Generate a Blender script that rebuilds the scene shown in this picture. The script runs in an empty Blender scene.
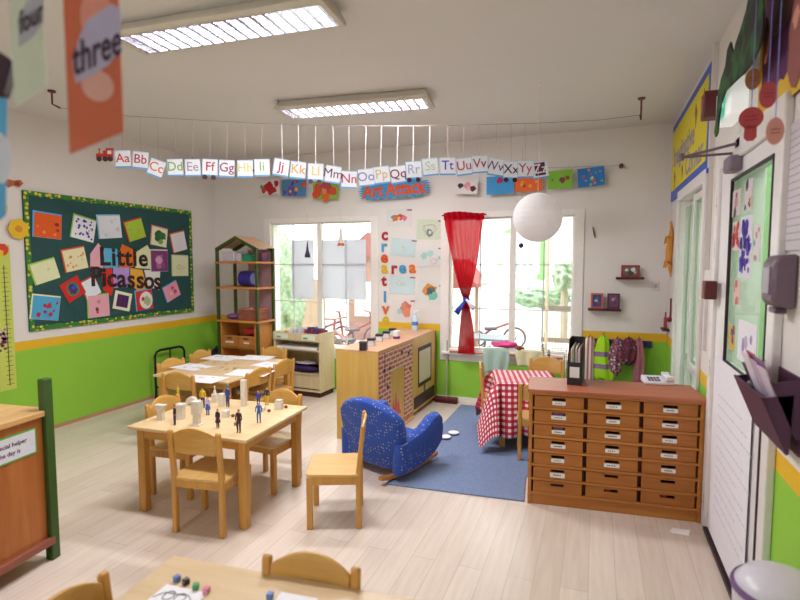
import bpy, bmesh, math, random
from math import sin, cos, pi, radians, sqrt, atan
from mathutils import Vector, Matrix
random.seed(7)
scene = bpy.context.scene
COL = scene.collection
# ------------------------------------------------------------------ camera
FPX, VX, HY, CH = 520.0, 597.0, 262.0, 1.55
PITCH = atan((300-HY)/FPX); YAW = atan((VX-400)/sqrt(FPX*FPX+(300-HY)**2))
CAMP = Vector((0, 0, CH))
FW = Vector((-sin(YAW)*cos(PITCH), cos(YAW)*cos(PITCH), -sin(PITCH)))
RT = Vector((cos(YAW), sin(YAW), 0)); UP = RT.cross(FW)
cam_d = bpy.data.cameras.new('camera'); cam = bpy.data.objects.new('camera', cam_d); COL.objects.link(cam)
cam_d.sensor_width = 36; cam_d.lens = FPX/800*36; cam_d.clip_start = .05
M = Matrix((RT, UP, -FW)).transposed().to_4x4(); M.translation = CAMP; cam.matrix_world = M
cam_d.dof.use_dof = True; cam_d.dof.focus_distance = 4.0; cam_d.dof.aperture_fstop = 2.0
scene.camera = cam

def ray(x, y): return FW + RT*((x-400)/FPX) + UP*((300-y)/FPX)
def P(x, y, ax, v):
    """point of a real plane (axis ax at value v) seen at x, y of the photograph"""
    d = ray(x, y); return CAMP + d*((v-CAMP[ax])/d[ax])
def PP(x, y, p0, n):
    d = ray(x, y); return CAMP + d*((p0-CAMP).dot(n)/d.dot(n))
XL, XR, YB, ZC, YF = -4.70, 0.645, 5.58, 2.85, -2.2

# ------------------------------------------------------------------ materials
def lin(h):
    h = h.lstrip('#'); c = [int(h[i:i+2], 16)/255 for i in (0, 2, 4)]
    return tuple((v/12.92 if v <= .04045 else ((v+.055)/1.055)**2.4) for v in c) + (1,)
MC = {}
def nodes(name):
    m = bpy.data.materials.new(name); m.use_nodes = True
    nt = m.node_tree; return m, nt, nt.nodes['Principled BSDF']
def flat(h, rough=.6, metal=0, bump=0, var=.06, scale=30):
    k = (h, rough, metal, bump, var, scale)
    if k in MC: return MC[k]
    m, nt, b = nodes('paint_'+h.strip('#')); c = lin(h)
    no = nt.nodes.new('ShaderNodeTexNoise'); no.inputs['Scale'].default_value = scale; no.inputs['Detail'].default_value = 2
    tc = nt.nodes.new('ShaderNodeTexCoord'); nt.links.new(tc.outputs['Object'], no.inputs['Vector'])
    mx = nt.nodes.new('ShaderNodeMix'); mx.data_type = 'RGBA'
    mx.inputs['A'].default_value = tuple(v*(1-var) for v in c[:3])+(1,); mx.inputs['B'].default_value = tuple(min(1, v*(1+var)) for v in c[:3])+(1,)
    nt.links.new(no.outputs['Fac'], mx.inputs['Factor']); nt.links.new(mx.outputs['Result'], b.inputs['Base Color'])
    b.inputs['Roughness'].default_value = rough; b.inputs['Metallic'].default_value = metal
    if bump:
        bp = nt.nodes.new('ShaderNodeBump'); bp.inputs['Strength'].default_value = bump; bp.inputs['Distance'].default_value = .002
        nt.links.new(no.outputs['Fac'], bp.inputs['Height']); nt.links.new(bp.outputs['Normal'], b.inputs['Normal'])
    MC[k] = m; return m
def wood(h1, h2, axis=2, rough=.38, sc=9):
    k = ('w', h1, h2, axis, rough, sc)
    if k in MC: return MC[k]
    m, nt, b = nodes('wood_'+h1.strip('#'))
    tc = nt.nodes.new('ShaderNodeTexCoord'); mp = nt.nodes.new('ShaderNodeMapping')
    s = [sc*4]*3; s[axis] = sc*.35; mp.inputs['Scale'].default_value = s
    nt.links.new(tc.outputs['Object'], mp.inputs['Vector'])
    no = nt.nodes.new('ShaderNodeTexNoise'); no.inputs['Scale'].default_value = 1; no.inputs['Detail'].default_value = 6; no.inputs['Distortion'].default_value = .6
    nt.links.new(mp.outputs['Vector'], no.inputs['Vector'])
    cr = nt.nodes.new('ShaderNodeValToRGB'); cr.color_ramp.elements[0].position = .3; cr.color_ramp.elements[1].position = .7
    cr.color_ramp.elements[0].color = lin(h2); cr.color_ramp.elements[1].color = lin(h1)
    nt.links.new(no.outputs['Fac'], cr.inputs['Fac']); nt.links.new(cr.outputs['Color'], b.inputs['Base Color'])
    b.inputs['Roughness'].default_value = rough
    MC[k] = m; return m
def emis(h, s):
    k = ('e', h, s)
    if k in MC: return MC[k]
    m, nt, b = nodes('lit'); b.inputs['Emission Color'].default_value = lin(h); b.inputs['Emission Strength'].default_value = s
    b.inputs['Base Color'].default_value = (.8, .8, .8, 1); MC[k] = m; return m
def sheer(name, h, trans, gloss=0.0, transl=.5):
    """thin material: part clear, part diffuse and translucent"""
    m, nt, b = nodes(name); out = nt.nodes['Material Output']; nt.nodes.remove(b); c = lin(h)
    d = nt.nodes.new('ShaderNodeBsdfDiffuse'); d.inputs[0].default_value = c
    t = nt.nodes.new('ShaderNodeBsdfTranslucent'); t.inputs[0].default_value = c
    m1 = nt.nodes.new('ShaderNodeMixShader'); m1.inputs[0].default_value = transl
    nt.links.new(d.outputs[0], m1.inputs[1]); nt.links.new(t.outputs[0], m1.inputs[2])
    tr = nt.nodes.new('ShaderNodeBsdfTransparent'); m2 = nt.nodes.new('ShaderNodeMixShader'); m2.inputs[0].default_value = trans
    nt.links.new(m1.outputs[0], m2.inputs[1]); nt.links.new(tr.outputs[0], m2.inputs[2])
    nt.links.new(m2.outputs[0], out.inputs[0]); return m
def glass(name='window_glass', tint='#f4faf8', refl=.07):
    m, nt, b = nodes(name); out = nt.nodes['Material Output']; nt.nodes.remove(b)
    tr = nt.nodes.new('ShaderNodeBsdfTransparent'); tr.inputs[0].default_value = lin(tint)
    g = nt.nodes.new('ShaderNodeBsdfGlossy'); g.inputs['Roughness'].default_value = .02
    m2 = nt.nodes.new('ShaderNodeMixShader'); m2.inputs[0].default_value = refl
    nt.links.new(tr.outputs[0], m2.inputs[1]); nt.links.new(g.outputs[0], m2.inputs[2]); nt.links.new(m2.outputs[0], out.inputs[0]); return m
def ramp_mat(name, tex, stops, scale, rough=.7, coord='Object', out='Distance', mscale=(1, 1, 1), **kw):
    m, nt, b = nodes(name); tc = nt.nodes.new('ShaderNodeTexCoord'); mp = nt.nodes.new('ShaderNodeMapping'); mp.inputs['Scale'].default_value = mscale
    nt.links.new(tc.outputs[coord], mp.inputs['Vector'])
    t = nt.nodes.new(tex); t.inputs['Scale'].default_value = scale
    for k, v in kw.items(): t.inputs[k].default_value = v
    nt.links.new(mp.outputs['Vector'], t.inputs['Vector'])
    cr = nt.nodes.new('ShaderNodeValToRGB'); cr.color_ramp.interpolation = 'CONSTANT' if name.endswith('_dots') else 'LINEAR'
    el = cr.color_ramp.elements
    while len(el) < len(stops): el.new(.5)
    for e, (p, h) in zip(el, stops): e.position = p; e.color = lin(h)
    nt.links.new(t.outputs[out], cr.inputs['Fac']); nt.links.new(cr.outputs['Color'], b.inputs['Base Color'])
    b.inputs['Roughness'].default_value = rough; return m
def brickmat(name, c1, c2, mortar, bw, rh, ms, scale=1, axes='XYZ', rough=.6, var=0.0, off=.5):
    m, nt, b = nodes(name); tc = nt.nodes.new('ShaderNodeTexCoord')
    sx = nt.nodes.new('ShaderNodeSeparateXYZ'); cx = nt.nodes.new('ShaderNodeCombineXYZ')
    nt.links.new(tc.outputs['Object'], sx.inputs[0])
    for i, a in enumerate(axes): nt.links.new(sx.outputs[a], cx.inputs[i])
    t = nt.nodes.new('ShaderNodeTexBrick'); t.inputs['Scale'].default_value = scale
    t.inputs['Color1'].default_value = lin(c1); t.inputs['Color2'].default_value = lin(c2); t.inputs['Mortar'].default_value = lin(mortar)
    t.inputs['Brick Width'].default_value = bw; t.inputs['Row Height'].default_value = rh; t.inputs['Mortar Size'].default_value = ms
    t.offset = off; nt.links.new(cx.outputs[0], t.inputs['Vector'])
    col = t.outputs['Color']
    if var:
        mp = nt.nodes.new('ShaderNodeMapping'); mp.inputs['Scale'].default_value = (3, 40, 3); nt.links.new(cx.outputs[0], mp.inputs['Vector'])
        no = nt.nodes.new('ShaderNodeTexNoise'); no.inputs['Scale'].default_value = 1; no.inputs['Detail'].default_value = 5; nt.links.new(mp.outputs[0], no.inputs['Vector'])
        mx = nt.nodes.new('ShaderNodeMix'); mx.data_type = 'RGBA'; mx.blend_type = 'MULTIPLY'; mx.inputs['Factor'].default_value = var
        cr = nt.nodes.new('ShaderNodeValToRGB'); cr.color_ramp.elements[0].color = (.55, .45, .38, 1); cr.color_ramp.elements[0].position = .3; cr.color_ramp.elements[1].position = .65
        nt.links.new(no.outputs['Fac'], cr.inputs['Fac']); nt.links.new(col, mx.inputs['A']); nt.links.new(cr.outputs[0], mx.inputs['B']); col = mx.outputs['Result']
    nt.links.new(col, b.inputs['Base Color']); b.inputs['Roughness'].default_value = rough; return m
def gingham(name, n, axes=None):
    m, nt, b = nodes(name); tc = nt.nodes.new('ShaderNodeTexCoord'); sx = nt.nodes.new('ShaderNodeSeparateXYZ'); nt.links.new(tc.outputs['UV'], sx.inputs[0])
    def band(o):
        mu = nt.nodes.new('ShaderNodeMath'); mu.operation = 'MULTIPLY'; mu.inputs[1].default_value = n; nt.links.new(o, mu.inputs[0])
        fr = nt.nodes.new('ShaderNodeMath'); fr.operation = 'FRACT'; nt.links.new(mu.outputs[0], fr.inputs[0])
        gt = nt.nodes.new('ShaderNodeMath'); gt.operation = 'GREATER_THAN'; gt.inputs[1].default_value = .5; nt.links.new(fr.outputs[0], gt.inputs[0]); return gt.outputs[0]
    ad = nt.nodes.new('ShaderNodeMath'); ad.operation = 'ADD'; nt.links.new(band(sx.outputs['X']), ad.inputs[0]); nt.links.new(band(sx.outputs['Y']), ad.inputs[1])
    dv = nt.nodes.new('ShaderNodeMath'); dv.operation = 'MULTIPLY'; dv.inputs[1].default_value = .5; nt.links.new(ad.outputs[0], dv.inputs[0])
    cr = nt.nodes.new('ShaderNodeValToRGB'); el = cr.color_ramp.elements; el.new(.5); cr.color_ramp.interpolation = 'CONSTANT'
    for e, (p, h) in zip(el, [(0, '#f3ecec'), (.4, '#c8485c'), (.9, '#b01b38')]): e.position = p; e.color = lin(h)
    nt.links.new(dv.outputs[0], cr.inputs['Fac']); nt.links.new(cr.outputs[0], b.inputs['Base Color']); b.inputs['Roughness'].default_value = .8; return m

# ------------------------------------------------------------------ mesh builder
I4 = Matrix.Identity(4)
def T(x, y, z): return Matrix.Translation((x, y, z))
def RZ(a): return Matrix.Rotation(a, 4, 'Z')
def RX(a): return Matrix.Rotation(a, 4, 'X')
def RY(a): return Matrix.Rotation(a, 4, 'Y')
class MB:
    def __init__(s, *mats): s.v = []; s.f = []; s.m = []; s.mats = list(mats); s.uv = {}
    def mi(s, m):
        if isinstance(m, int): return m
        if m not in s.mats: s.mats.append(m)
        return s.mats.index(m)
    def add(s, vs, fs, m=0, X=I4, uvs=None):
        o = len(s.v); mi = s.mi(m)
        s.v += [tuple(X @ Vector(v)) for v in vs]
        for k, f in enumerate(fs):
            if uvs: s.uv[len(s.f)] = [uvs[i] for i in f]
            s.f.append(tuple(o+i for i in f)); s.m.append(mi)
        return s
    def box(s, x0, x1, y0, y1, z0, z1, m=0, X=I4):
        vs = [(x, y, z) for x in (x0, x1) for y in (y0, y1) for z in (z0, z1)]
        return s.add(vs, [(0, 1, 3, 2), (4, 6, 7, 5), (0, 4, 5, 1), (2, 3, 7, 6), (0, 2, 6, 4), (1, 5, 7, 3)], m, X)
    def prism(s, poly, z0, z1, m=0, X=I4):
        n = len(poly); a = sum(poly[i][0]*poly[(i+1) % n][1]-poly[(i+1) % n][0]*poly[i][1] for i in range(n))
        if a < 0: poly = poly[::-1]
        vs = [(p[0], p[1], z0) for p in poly]+[(p[0], p[1], z1) for p in poly]
        return s.add(vs, [tuple(range(n))[::-1], tuple(range(n, 2*n))]+[(i, (i+1) % n, n+(i+1) % n, n+i) for i in range(n)], m, X)
    def tube(s, pts, r, n=8, m=0, X=I4, cap=True):
        pts = [Vector(p) for p in pts]; rs = r if isinstance(r, (list, tuple)) else [r]*len(pts); vs = []; fs = []
        ref = None
        for i, p in enumerate(pts):
            d = (pts[min(i+1, len(pts)-1)]-pts[max(i-1, 0)]).normalized()
            if ref is None: ref = d.orthogonal().normalized()
            ref = (ref-d*ref.dot(d)).normalized(); b = d.cross(ref)
            for k in range(n):
                a = 2*pi*k/n; vs.append(p+(ref*cos(a)+b*sin(a))*rs[i])
        for i in range(len(pts)-1):
            for k in range(n): fs.append((i*n+k, i*n+(k+1) % n, (i+1)*n+(k+1) % n, (i+1)*n+k))
        if cap: fs += [tuple(range(n))[::-1], tuple(range((len(pts)-1)*n, len(pts)*n))]
        return s.add(vs, fs, m, X)
    def lathe(s, prof, n=16, m=0, X=I4, sx=1, sy=1):
        vs = []; fs = []
        for r, z in prof:
            for k in range(n): vs.append((r*cos(2*pi*k/n)*sx, r*sin(2*pi*k/n)*sy, z))
        for i in range(len(prof)-1):
            for k in range(n): fs.append((i*n+k, i*n+(k+1) % n, (i+1)*n+(k+1) % n, (i+1)*n+k))
        fs += [tuple(range(n))[::-1], tuple(range((len(prof)-1)*n, len(prof)*n))]
        return s.add(vs, fs, m, X)
    def ball(s, c, r, m=0, n=14, sz=1, X=I4):
        pr = [(max(1e-4, r*sin(pi*i/8)), -r*cos(pi*i/8)*sz) for i in range(9)]
        return s.lathe(pr, n, m, X @ T(*c))
    def grid(s, fn, nu, nv, m=0, X=I4, th=0, uv=None):
        vs = [fn(i/nu, j/nv) for j in range(nv+1) for i in range(nu+1)]
        fs = [(j*(nu+1)+i, j*(nu+1)+i+1, (j+1)*(nu+1)+i+1, (j+1)*(nu+1)+i) for j in range(nv) for i in range(nu)]
        uvs = [uv(i/nu, j/nv) for j in range(nv+1) for i in range(nu+1)] if uv else None
        return s.add(vs, fs, m, X, uvs)
    def mesh(s, me, m=0, X=I4):
        return s.add([v.co for v in me.vertices], [tuple(p.vertices) for p in me.polygons], m, X)
    def build(s, name, parent=None, X=None, bev=0, smooth=True, solid=0, sub=0, seg=2):
        me = bpy.data.meshes.new(name); me.from_pydata(s.v, [], s.f)
        for m in s.mats: me.materials.append(m)
        for p, mi in zip(me.polygons, s.m): p.material_index = mi; p.use_smooth = smooth
        if s.uv:
            l = me.uv_layers.new(name='UVMap')
            for p in me.polygons:
                if p.index in s.uv:
                    for li, u in zip(p.loop_indices, s.uv[p.index]): l.data[li].uv = u
        me.update()
        if smooth: me.set_sharp_from_angle(angle=radians(38))
        o = bpy.data.objects.new(name, me); COL.objects.link(o)
        if parent: o.parent = parent
        if X is not None: o.matrix_local = X
        if solid:
            md = o.modifiers.new('s', 'SOLIDIFY'); md.thickness = solid
        if bev:
            md = o.modifiers.new('b', 'BEVEL'); md.width = bev; md.segments = seg; md.limit_method = 'ANGLE'; md.angle_limit = radians(40)
        if sub:
            md = o.modifiers.new('u', 'SUBSURF'); md.levels = sub; md.render_levels = sub
        return o
def tag(o, label, cat, group=None, kind=None):
    o['label'] = label; o['category'] = cat
    if group: o['group'] = group
    if kind: o['kind'] = kind
    return o
def thing(name, label, cat, X=I4, group=None):
    o = bpy.data.objects.new(name, None); COL.objects.link(o); o.matrix_world = X; o.empty_display_size = .05
    return tag(o, label, cat, group)
def struct(o): o['kind'] = 'structure'; return o
def dup(root, X, label, group=None):
    kids = [c for c in bpy.data.objects if c.parent == root]
    r = root.copy(); COL.objects.link(r); r.matrix_world = X; r['label'] = label
    if group: r['group'] = group
    for ch in kids:
        c = ch.copy(); COL.objects.link(c); c.parent = r
        for g in [q for q in bpy.data.objects if q.parent == ch]:
            d = g.copy(); COL.objects.link(d); d.parent = c
    return r
def textmesh(s, size, ext=.0008, off=0):
    if any(c in 'MW' for c in s): off = 0
    cu = bpy.data.curves.new('txt', 'FONT'); cu.body = s; cu.size = 1; cu.extrude = ext/size; cu.offset = off/size; cu.align_x = 'CENTER'; cu.align_y = 'CENTER'; cu.resolution_u = 3
    o = bpy.data.objects.new('txt', cu); COL.objects.link(o); dg = bpy.context.evaluated_depsgraph_get(); dg.update()
    me = bpy.data.meshes.new_from_object(o.evaluated_get(dg)); bpy.data.objects.remove(o); bpy.data.curves.remove(cu); me.transform(Matrix.Scale(size, 4)); return me
def frame(o, u, v):
    u = Vector(u).normalized(); v = Vector(v).normalized(); n = u.cross(v)
    X = Matrix((u, v, n)).transposed().to_4x4(); X.translation = Vector(o); return X
def WL(x, y, off=0.004): p = P(x, y, 0, XL+off); return frame(p, (0, 1, 0), (0, 0, 1))
def WB(x, y, off=0.004): p = P(x, y, 1, YB-off); return frame(p, (1, 0, 0), (0, 0, 1))
def WR(x, y, off=0.004): p = P(x, y, 0, XR-off); return frame(p, (0, -1, 0), (0, 0, 1))
def blob(cx, cy, r, n=12, jit=.3, sx=1, sy=1):
    return [(cx+r*sx*(1+random.uniform(-jit, jit))*cos(2*pi*k/n), cy+r*sy*(1+random.uniform(-jit, jit))*sin(2*pi*k/n)) for k in range(n)]

# shared materials
CW = wood('#d3a358', '#c59144', 2); CWx = wood('#d3a358', '#c59144', 0); TOPW = wood('#e6cba2', '#dcbc8c', 0, .3)
LOW = wood('#a8622a', '#8f4c1c', 0); TOPRED = wood('#b56a4a', '#a35a3c', 0, .45); BIRCH = wood('#d9ba76', '#cfac62', 2)
WHITE = flat('#e9e6e4', .5); WHT = flat('#f1eff0', .45); PAPER = flat('#eeebe9', .8); DARK = flat('#2a1522', .5); GREENP = flat('#3d6a1c', .45)
BLACK = flat('#1d1420', .5); GREY = flat('#b9b4b8', .4, .3); METAL = flat('#9a949c', .3, .8)

# ------------------------------------------------------------------ setting
MW = flat('#e0dad6', .75, var=.02, scale=2); MGR = flat('#8fc73c', .6, var=.03, scale=3); MYE = flat('#e3b41f', .6, var=.02)
def wall(name, ax, at, th, a0, a1, z0, z1, holes=(), bands=True, noband=()):
    """wall plane at `at` along axis, extent a0..a1, with openings and painted dado"""
    cuts = sorted({a0, a1}|{h[0] for h in holes}|{h[1] for h in holes}|{q for n in noband for q in n[:2]}); zc = {z0, z1}|{h[2] for h in holes}|{h[3] for h in holes}
    if bands: zc |= {.775, .855}
    zc = sorted(z for z in zc if z0 <= z <= z1); cuts = [c for c in cuts if a0 <= c <= a1]; b = MB(MW, MGR, MYE)
    for i in range(len(cuts)-1):
        for j in range(len(zc)-1):
            am = (cuts[i]+cuts[i+1])/2; zm = (zc[j]+zc[j+1])/2
            if any(h[0] < am < h[1] and h[2] < zm < h[3] for h in holes): continue
            m = 0 if (zm > .855 or not bands) else (2 if zm > .775 else 1)
            if any(n[0] < am < n[1] and zm > n[2] for n in noband): m = 0
            if ax == 0: b.box(min(at, at+th), max(at, at+th), cuts[i], cuts[i+1], zc[j], zc[j+1], m)
            else: b.box(cuts[i], cuts[i+1], min(at, at+th), max(at, at+th), zc[j], zc[j+1], m)
    return struct(b.build(name, smooth=False))
W1 = (-3.86, -2.46, .50, 2.04); W2 = (-1.54, -.21, .575, 2.04)
D2 = (3.86, 4.98, 0, 2.08); D1 = (2.33, 3.36, 0, 2.07)
wall('wall_left', 0, XL, -.2, YF, YB+.2, 0, ZC)
wall('wall_back', 1, YB, .2, XL, XR+.2, 0, ZC, [W1, W2], noband=[(-3.99, -2.38, .3), (-1.62, -.12, .43)])
wall('wall_right', 0, XR, .2, YF, YB, 0, ZC, [D2, D1])
wall('wall_front', 1, YF, -.2, XL-.2, XR+.2, 0, ZC, [(-3.2, -1.4, .9, 2.3)], bands=True)  # unseen wall; its opening is sized to set the fill light from behind
FLOORM = brickmat('laminate_planks', '#e5d6ca', '#d9c9bb', '#cab9ab', 1.25, .125, .002, 1, 'YXZ', .3, .22, .37)
struct(MB(FLOORM).box(XL, XR+.1, YF, YB+.1, -.1, 0).build('floor'))
struct(MB(flat('#dbd8d6', .85, var=.02, scale=1.5)).box(XL-.2, XR+.2, YF-.2, YB+.2, ZC, ZC+.15).build('ceiling'))
BBM = flat('#b98a6c', .5)
struct(MB(BBM).box(XL, XL+.012, YF, YB, 0, .03).build('baseboard_left'))
BM2 = flat('#eae6e2', .5)
struct(MB(BM2).box(-2.3, XR, YB-.014, YB, 0, .05).build('baseboard_back'))
struct(MB(BM2).box(XR-.014, XR, D1[1]+.06, D2[0]-.06, 0, .05).build('baseboard_right'))
# windows
GL = glass()
WFR = flat('#e8e3de', .45)
def window(n, w, mull, vert, horiz, muncol):
    x0, x1, z0, z1 = w
    b = MB(WFR)
    e = .085; g_ = .0005; i_ = .012
    b.box(x0-e, x0+i_, YB-.012, YB-g_, z0-.12, z1+.05).box(x1-i_, x1+e, YB-.012, YB-g_, z0-.12, z1+.05)
    b.box(x0+i_, x1-i_, YB-.012, YB-g_, z1-i_, z1+.05).box(x0+i_, x1-i_, YB-.012, YB-g_, z0-.12, z0+i_)
    b.box(x0+g_, x0+i_, YB-g_, YB+.19, z0+g_, z1-g_).box(x1-i_, x1-g_, YB-g_, YB+.19, z0+g_, z1-g_)
    b.box(x0+i_, x1-i_, YB-g_, YB+.19, z1-i_, z1-g_).box(x0+i_, x1-i_, YB-g_, YB+.19, z0+g_, z0+i_)
    b.box(mull-.03, mull+.03, YB+.02, YB+.08, z0, z1)
    for a, c in ((x0+i_, x0+.03), (x1-.03, x1-i_)): b.box(a, c, YB+.03, YB+.08, z0+i_, z1-i_)
    b.box(x0+i_, x1-i_, YB+.031, YB+.079, z0+i_, z0+.035).box(x0+i_, x1-i_, YB+.031, YB+.079, z1-.03, z1-i_)
    fr = struct(b.build('window_%d' % n, bev=.004))
    g = MB(GL).box(x0+.02, x1-.02, YB+.052, YB+.056, z0+.02, z1-.02); g.build('pane', fr)
    mb = MB(flat(muncol, .5))
    for x in vert: mb.box(x-.005, x+.005, YB+.048, YB+.060, z0, z1)
    for z in horiz: mb.box(x0, x1, YB+.047, YB+.061, z-.005, z+.005)
    mb.build('glazing_bar', fr)
    return fr
window(1, W1, -3.17, [-3.55, -2.82], [1.52, 1.06], '#c9c9c4')
window(2, W2, -.84, [-1.19, -.52], [1.52, 1.04], '#a8b4b4')
sl = MB(WHT, TOPRED).box(-1.60, -.14, YB-.07, YB+.01, .535, .56).box(-1.5, -.3, YB-.085, YB-.03, .56, .575, 1)
struct(sl.build('trim_window_ledge', bev=.003))
# ------- sliding door in right wall
DG = glass('door_glass', '#eaf6ec', .10)
DFR = flat('#e6e1e0', .35)
b = MB(DFR)
y0, y1, _, z1 = D2
def casing(b, y0, y1, z1, e, et, pr):
    g_ = .0005
    b.box(XR-pr, XR-g_, y0-e, y0+.02, 0, z1+et).box(XR-pr, XR-g_, y1-.02, y1+e, 0, z1+et).box(XR-pr, XR-g_, y0+.02, y1-.02, z1-.02, z1+et)
    b.box(XR-g_, XR+.19, y0+g_, y0+.02, 0, z1-g_).box(XR-g_, XR+.19, y1-.02, y1-g_, 0, z1-g_).box(XR-g_, XR+.19, y0+.02, y1-.02, z1-.02, z1-g_)
casing(b, y0, y1, z1, .05, .06, .02)
d2 = struct(b.build('door_2', bev=.004))
sb = MB(DFR)
for (a, c, xo) in ((y0+.021, (y0+y1)/2+.05, .02), ((y0+y1)/2-.05, y1-.021, .07)):
    for (q, r) in ((a, a+.05), (c-.05, c)): sb.box(XR+xo, XR+xo+.035, q, r, .02, z1-.025)
    for (q, r) in ((.02, .1), (.74, .79), (z1-.08, z1-.03)): sb.box(XR+xo+.001, XR+xo+.034, a+.05, c-.05, q, r)
sb.build('sash', d2, bev=.003)
MB(DG).box(XR+.035, XR+.039, y0+.05, y1-.05, .1, z1-.08).build('pane', d2)
# ------- entrance door in right wall
y0, y1, _, z1 = D1
b = MB(DFR)
casing(b, y0, y1, z1, .06, .09, .03)
d1 = struct(b.build('door_1', bev=.005))
LF = flat('#e9e5e8', .35)
b = MB(LF)
b.box(XR-.012, XR+.03, y0+.022, y1-.022, .03, 1.03).box(XR-.012, XR+.03, y0+.022, y0+.10, 1.03, z1-.022).box(XR-.012, XR+.03, y1-.24, y1-.022, 1.03, z1-.022).box(XR-.012, XR+.03, y0+.10, y1-.24, 1.97, z1-.022)
lf = b.build('door_leaf', d1, bev=.004)
b = MB(DARK)
ga, gb = y0+.10, y1-.24
for (p, q, r, s) in ((ga, gb, 1.03, 1.042), (ga, gb, 1.958, 1.97), (ga, ga+.01, 1.03, 1.97), (gb-.012, gb, 1.03, 1.97)): b.box(XR-.016, XR-.002, p, q, r, s)
b.build('glazing_bead', d1)
MB(DG).box(XR+.006, XR+.01, ga, gb, 1.035, 1.965).build('pane', d1)
b = MB(METAL)
for z in (1.86, 1.62, .95, .16):
    b.tube([(XR-.022, y1+.004, z-.05), (XR-.022, y1+.004, z+.05)], .009, 8)
    b.tube([(XR-.022, y1+.004, z-.004), (XR-.022, y1+.004, z+.004)], .011, 8)
b.build('hinge', d1)
b = MB(GREY).box(XR-.022, XR-.011, y0+.03, y0+.07, .98, 1.16).tube([(XR-.02, y0+.05, 1.07), (XR-.065, y0+.05, 1.07), (XR-.065, y0+.17, 1.07)], .010, 10)
b.build('lever_handle', d1, bev=.002)
MB(DARK).box(XR-.034, XR-.028, y0+.022, y0+.034, .0, 1.02).box(XR-.03, XR+.02, y0, y1, 0, .025).build('door_edge_strip', d1)  # dark strips along the door's near edge and the threshold
b = MB(flat('#7d7080', .4)); p = P(730, 171, 0, XR-.05)
b.box(XR-.07, XR-.012, p.y-.07, p.y+.06, 1.985, 2.06)
dc = b.build('door_closer', d1, bev=.012)
q = P(690, 157, 0, XR-.30); r = P(742, 157, 0, XR-.02)
ARM = flat('#75606e', .4)
q = Vector((XR-.26, p.y+.02, 2.075))
MB(ARM).tube([(XR-.04, p.y+.02, 2.05), (XR-.04, p.y+.02, 2.08), q], .007, 6).tube([q, (XR-.02, y0+.62, 2.12)], .007, 6).tube([q+Vector((0, 0, -.015)), q+Vector((0, 0, .02))], .013, 8).box(XR-.03, XR-.01, y0+.58, y0+.66, 2.10, 2.14).build('closer_arm', d1)

# ------------------------------------------------------------------ ceiling lights
LAMP = emis('#f4f2ff', 8.0); LBODY = flat('#cfc6b8', .5); LOUV = flat('#d9dcec', .15, .9)
def ceiling_light(nl, nr, fl, label):
    zb = 2.77
    a = P(*nl, 2, zb); c = P(*nr, 2, zb); f = P(*fl, 2, zb)
    u = (c-a); L = u.length; ang = math.atan2(u.y, u.x); W = abs((f-a).dot(Vector((-sin(ang), cos(ang), 0))))
    W = max(.26, min(.34, W))
    X = T(*((a+c)/2)) @ RZ(ang) @ T(0, W/2, 0)
    t = thing('ceiling_light', label, 'ceiling light', X, 'fluorescent ceiling lights')
    h = L/2; w = W/2
    b = MB(LBODY)
    b.prism([(-w, 0), (-w-.015, .02), (-w+.03, .079), (w-.03, .079), (w+.015, .02), (w, 0), (w-.015, 0), (w-.03, .06), (-w+.03, .06), (-w+.015, 0)], -h, h, 0, Matrix(((0, 0, 1, 0), (1, 0, 0, 0), (0, 1, 0, 0), (0, 0, 0, 1))))
    for s in (-1, 1): b.prism([(s*(h-.012), 0), (s*(h+.02), .0), (s*(h+.02), .02), (s*(h-.012), .079)], -w-.01, w+.01, 0, Matrix(((1, 0, 0, 0), (0, 0, -1, 0), (0, 1, 0, 0), (0, 0, 0, 1))))
    b.build('housing', t, bev=.004)
    for s in (-1, 1):
        MB(LAMP).tube([(-h+.05, s*W*.23, .045), (h-.05, s*W*.23, .045)], .013, 10).build('fluorescent_tube', t)
    l = MB(LOUV)
    for s in (-1, 0, 1): l.prism([(s*(w-.018)-.004, .0), (s*(w-.018)+.004, 0), (s*(w-.018)+.001, .035), (s*(w-.018)-.001, .035)], -h+.015, h-.015, 0, Matrix(((0, 0, 1, 0), (1, 0, 0, 0), (0, 1, 0, 0), (0, 0, 0, 1))))
    n = int(L/.075)
    for k in range(n+1):
        x = -h+.02+(L-.04)*k/n
        for s in (-1, 1):
            c0 = s*(w-.018)/2; hw = (w-.018)/2-.004
            vs = [(x-.010, c0-hw, .001), (x+.010, c0-hw, .001), (x+.010, c0+hw, .001), (x-.010, c0+hw, .001), (x, c0-hw, .035), (x, c0+hw, .035), (x-.003, c0, .012), (x+.003, c0, .012)]
            l.add(vs, [(0, 3, 2, 1), (0, 4, 5, 3), (1, 2, 5, 4), (0, 1, 4), (3, 5, 2)])
    l.build('louvre', t)
    ld = bpy.data.lights.new('lamp_glow', 'AREA'); ld.shape = 'RECTANGLE'; ld.size = L-.1; ld.size_y = W-.08; ld.energy = LIGHT_W; ld.color = (1, .98, 1)
    lo = bpy.data.objects.new('lamp_glow', ld); COL.objects.link(lo); lo.parent = t; lo.location = (0, 0, -.012)
LIGHT_W = 36
ceiling_light((276, 110), (425, 98), (284, 120), 'smaller louvred fluorescent light on the ceiling, farther from the camera')
ceiling_light((112, 37), (320, 3), (122, 46), 'larger louvred fluorescent light nearest the camera, partly cut off at the top')

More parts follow.
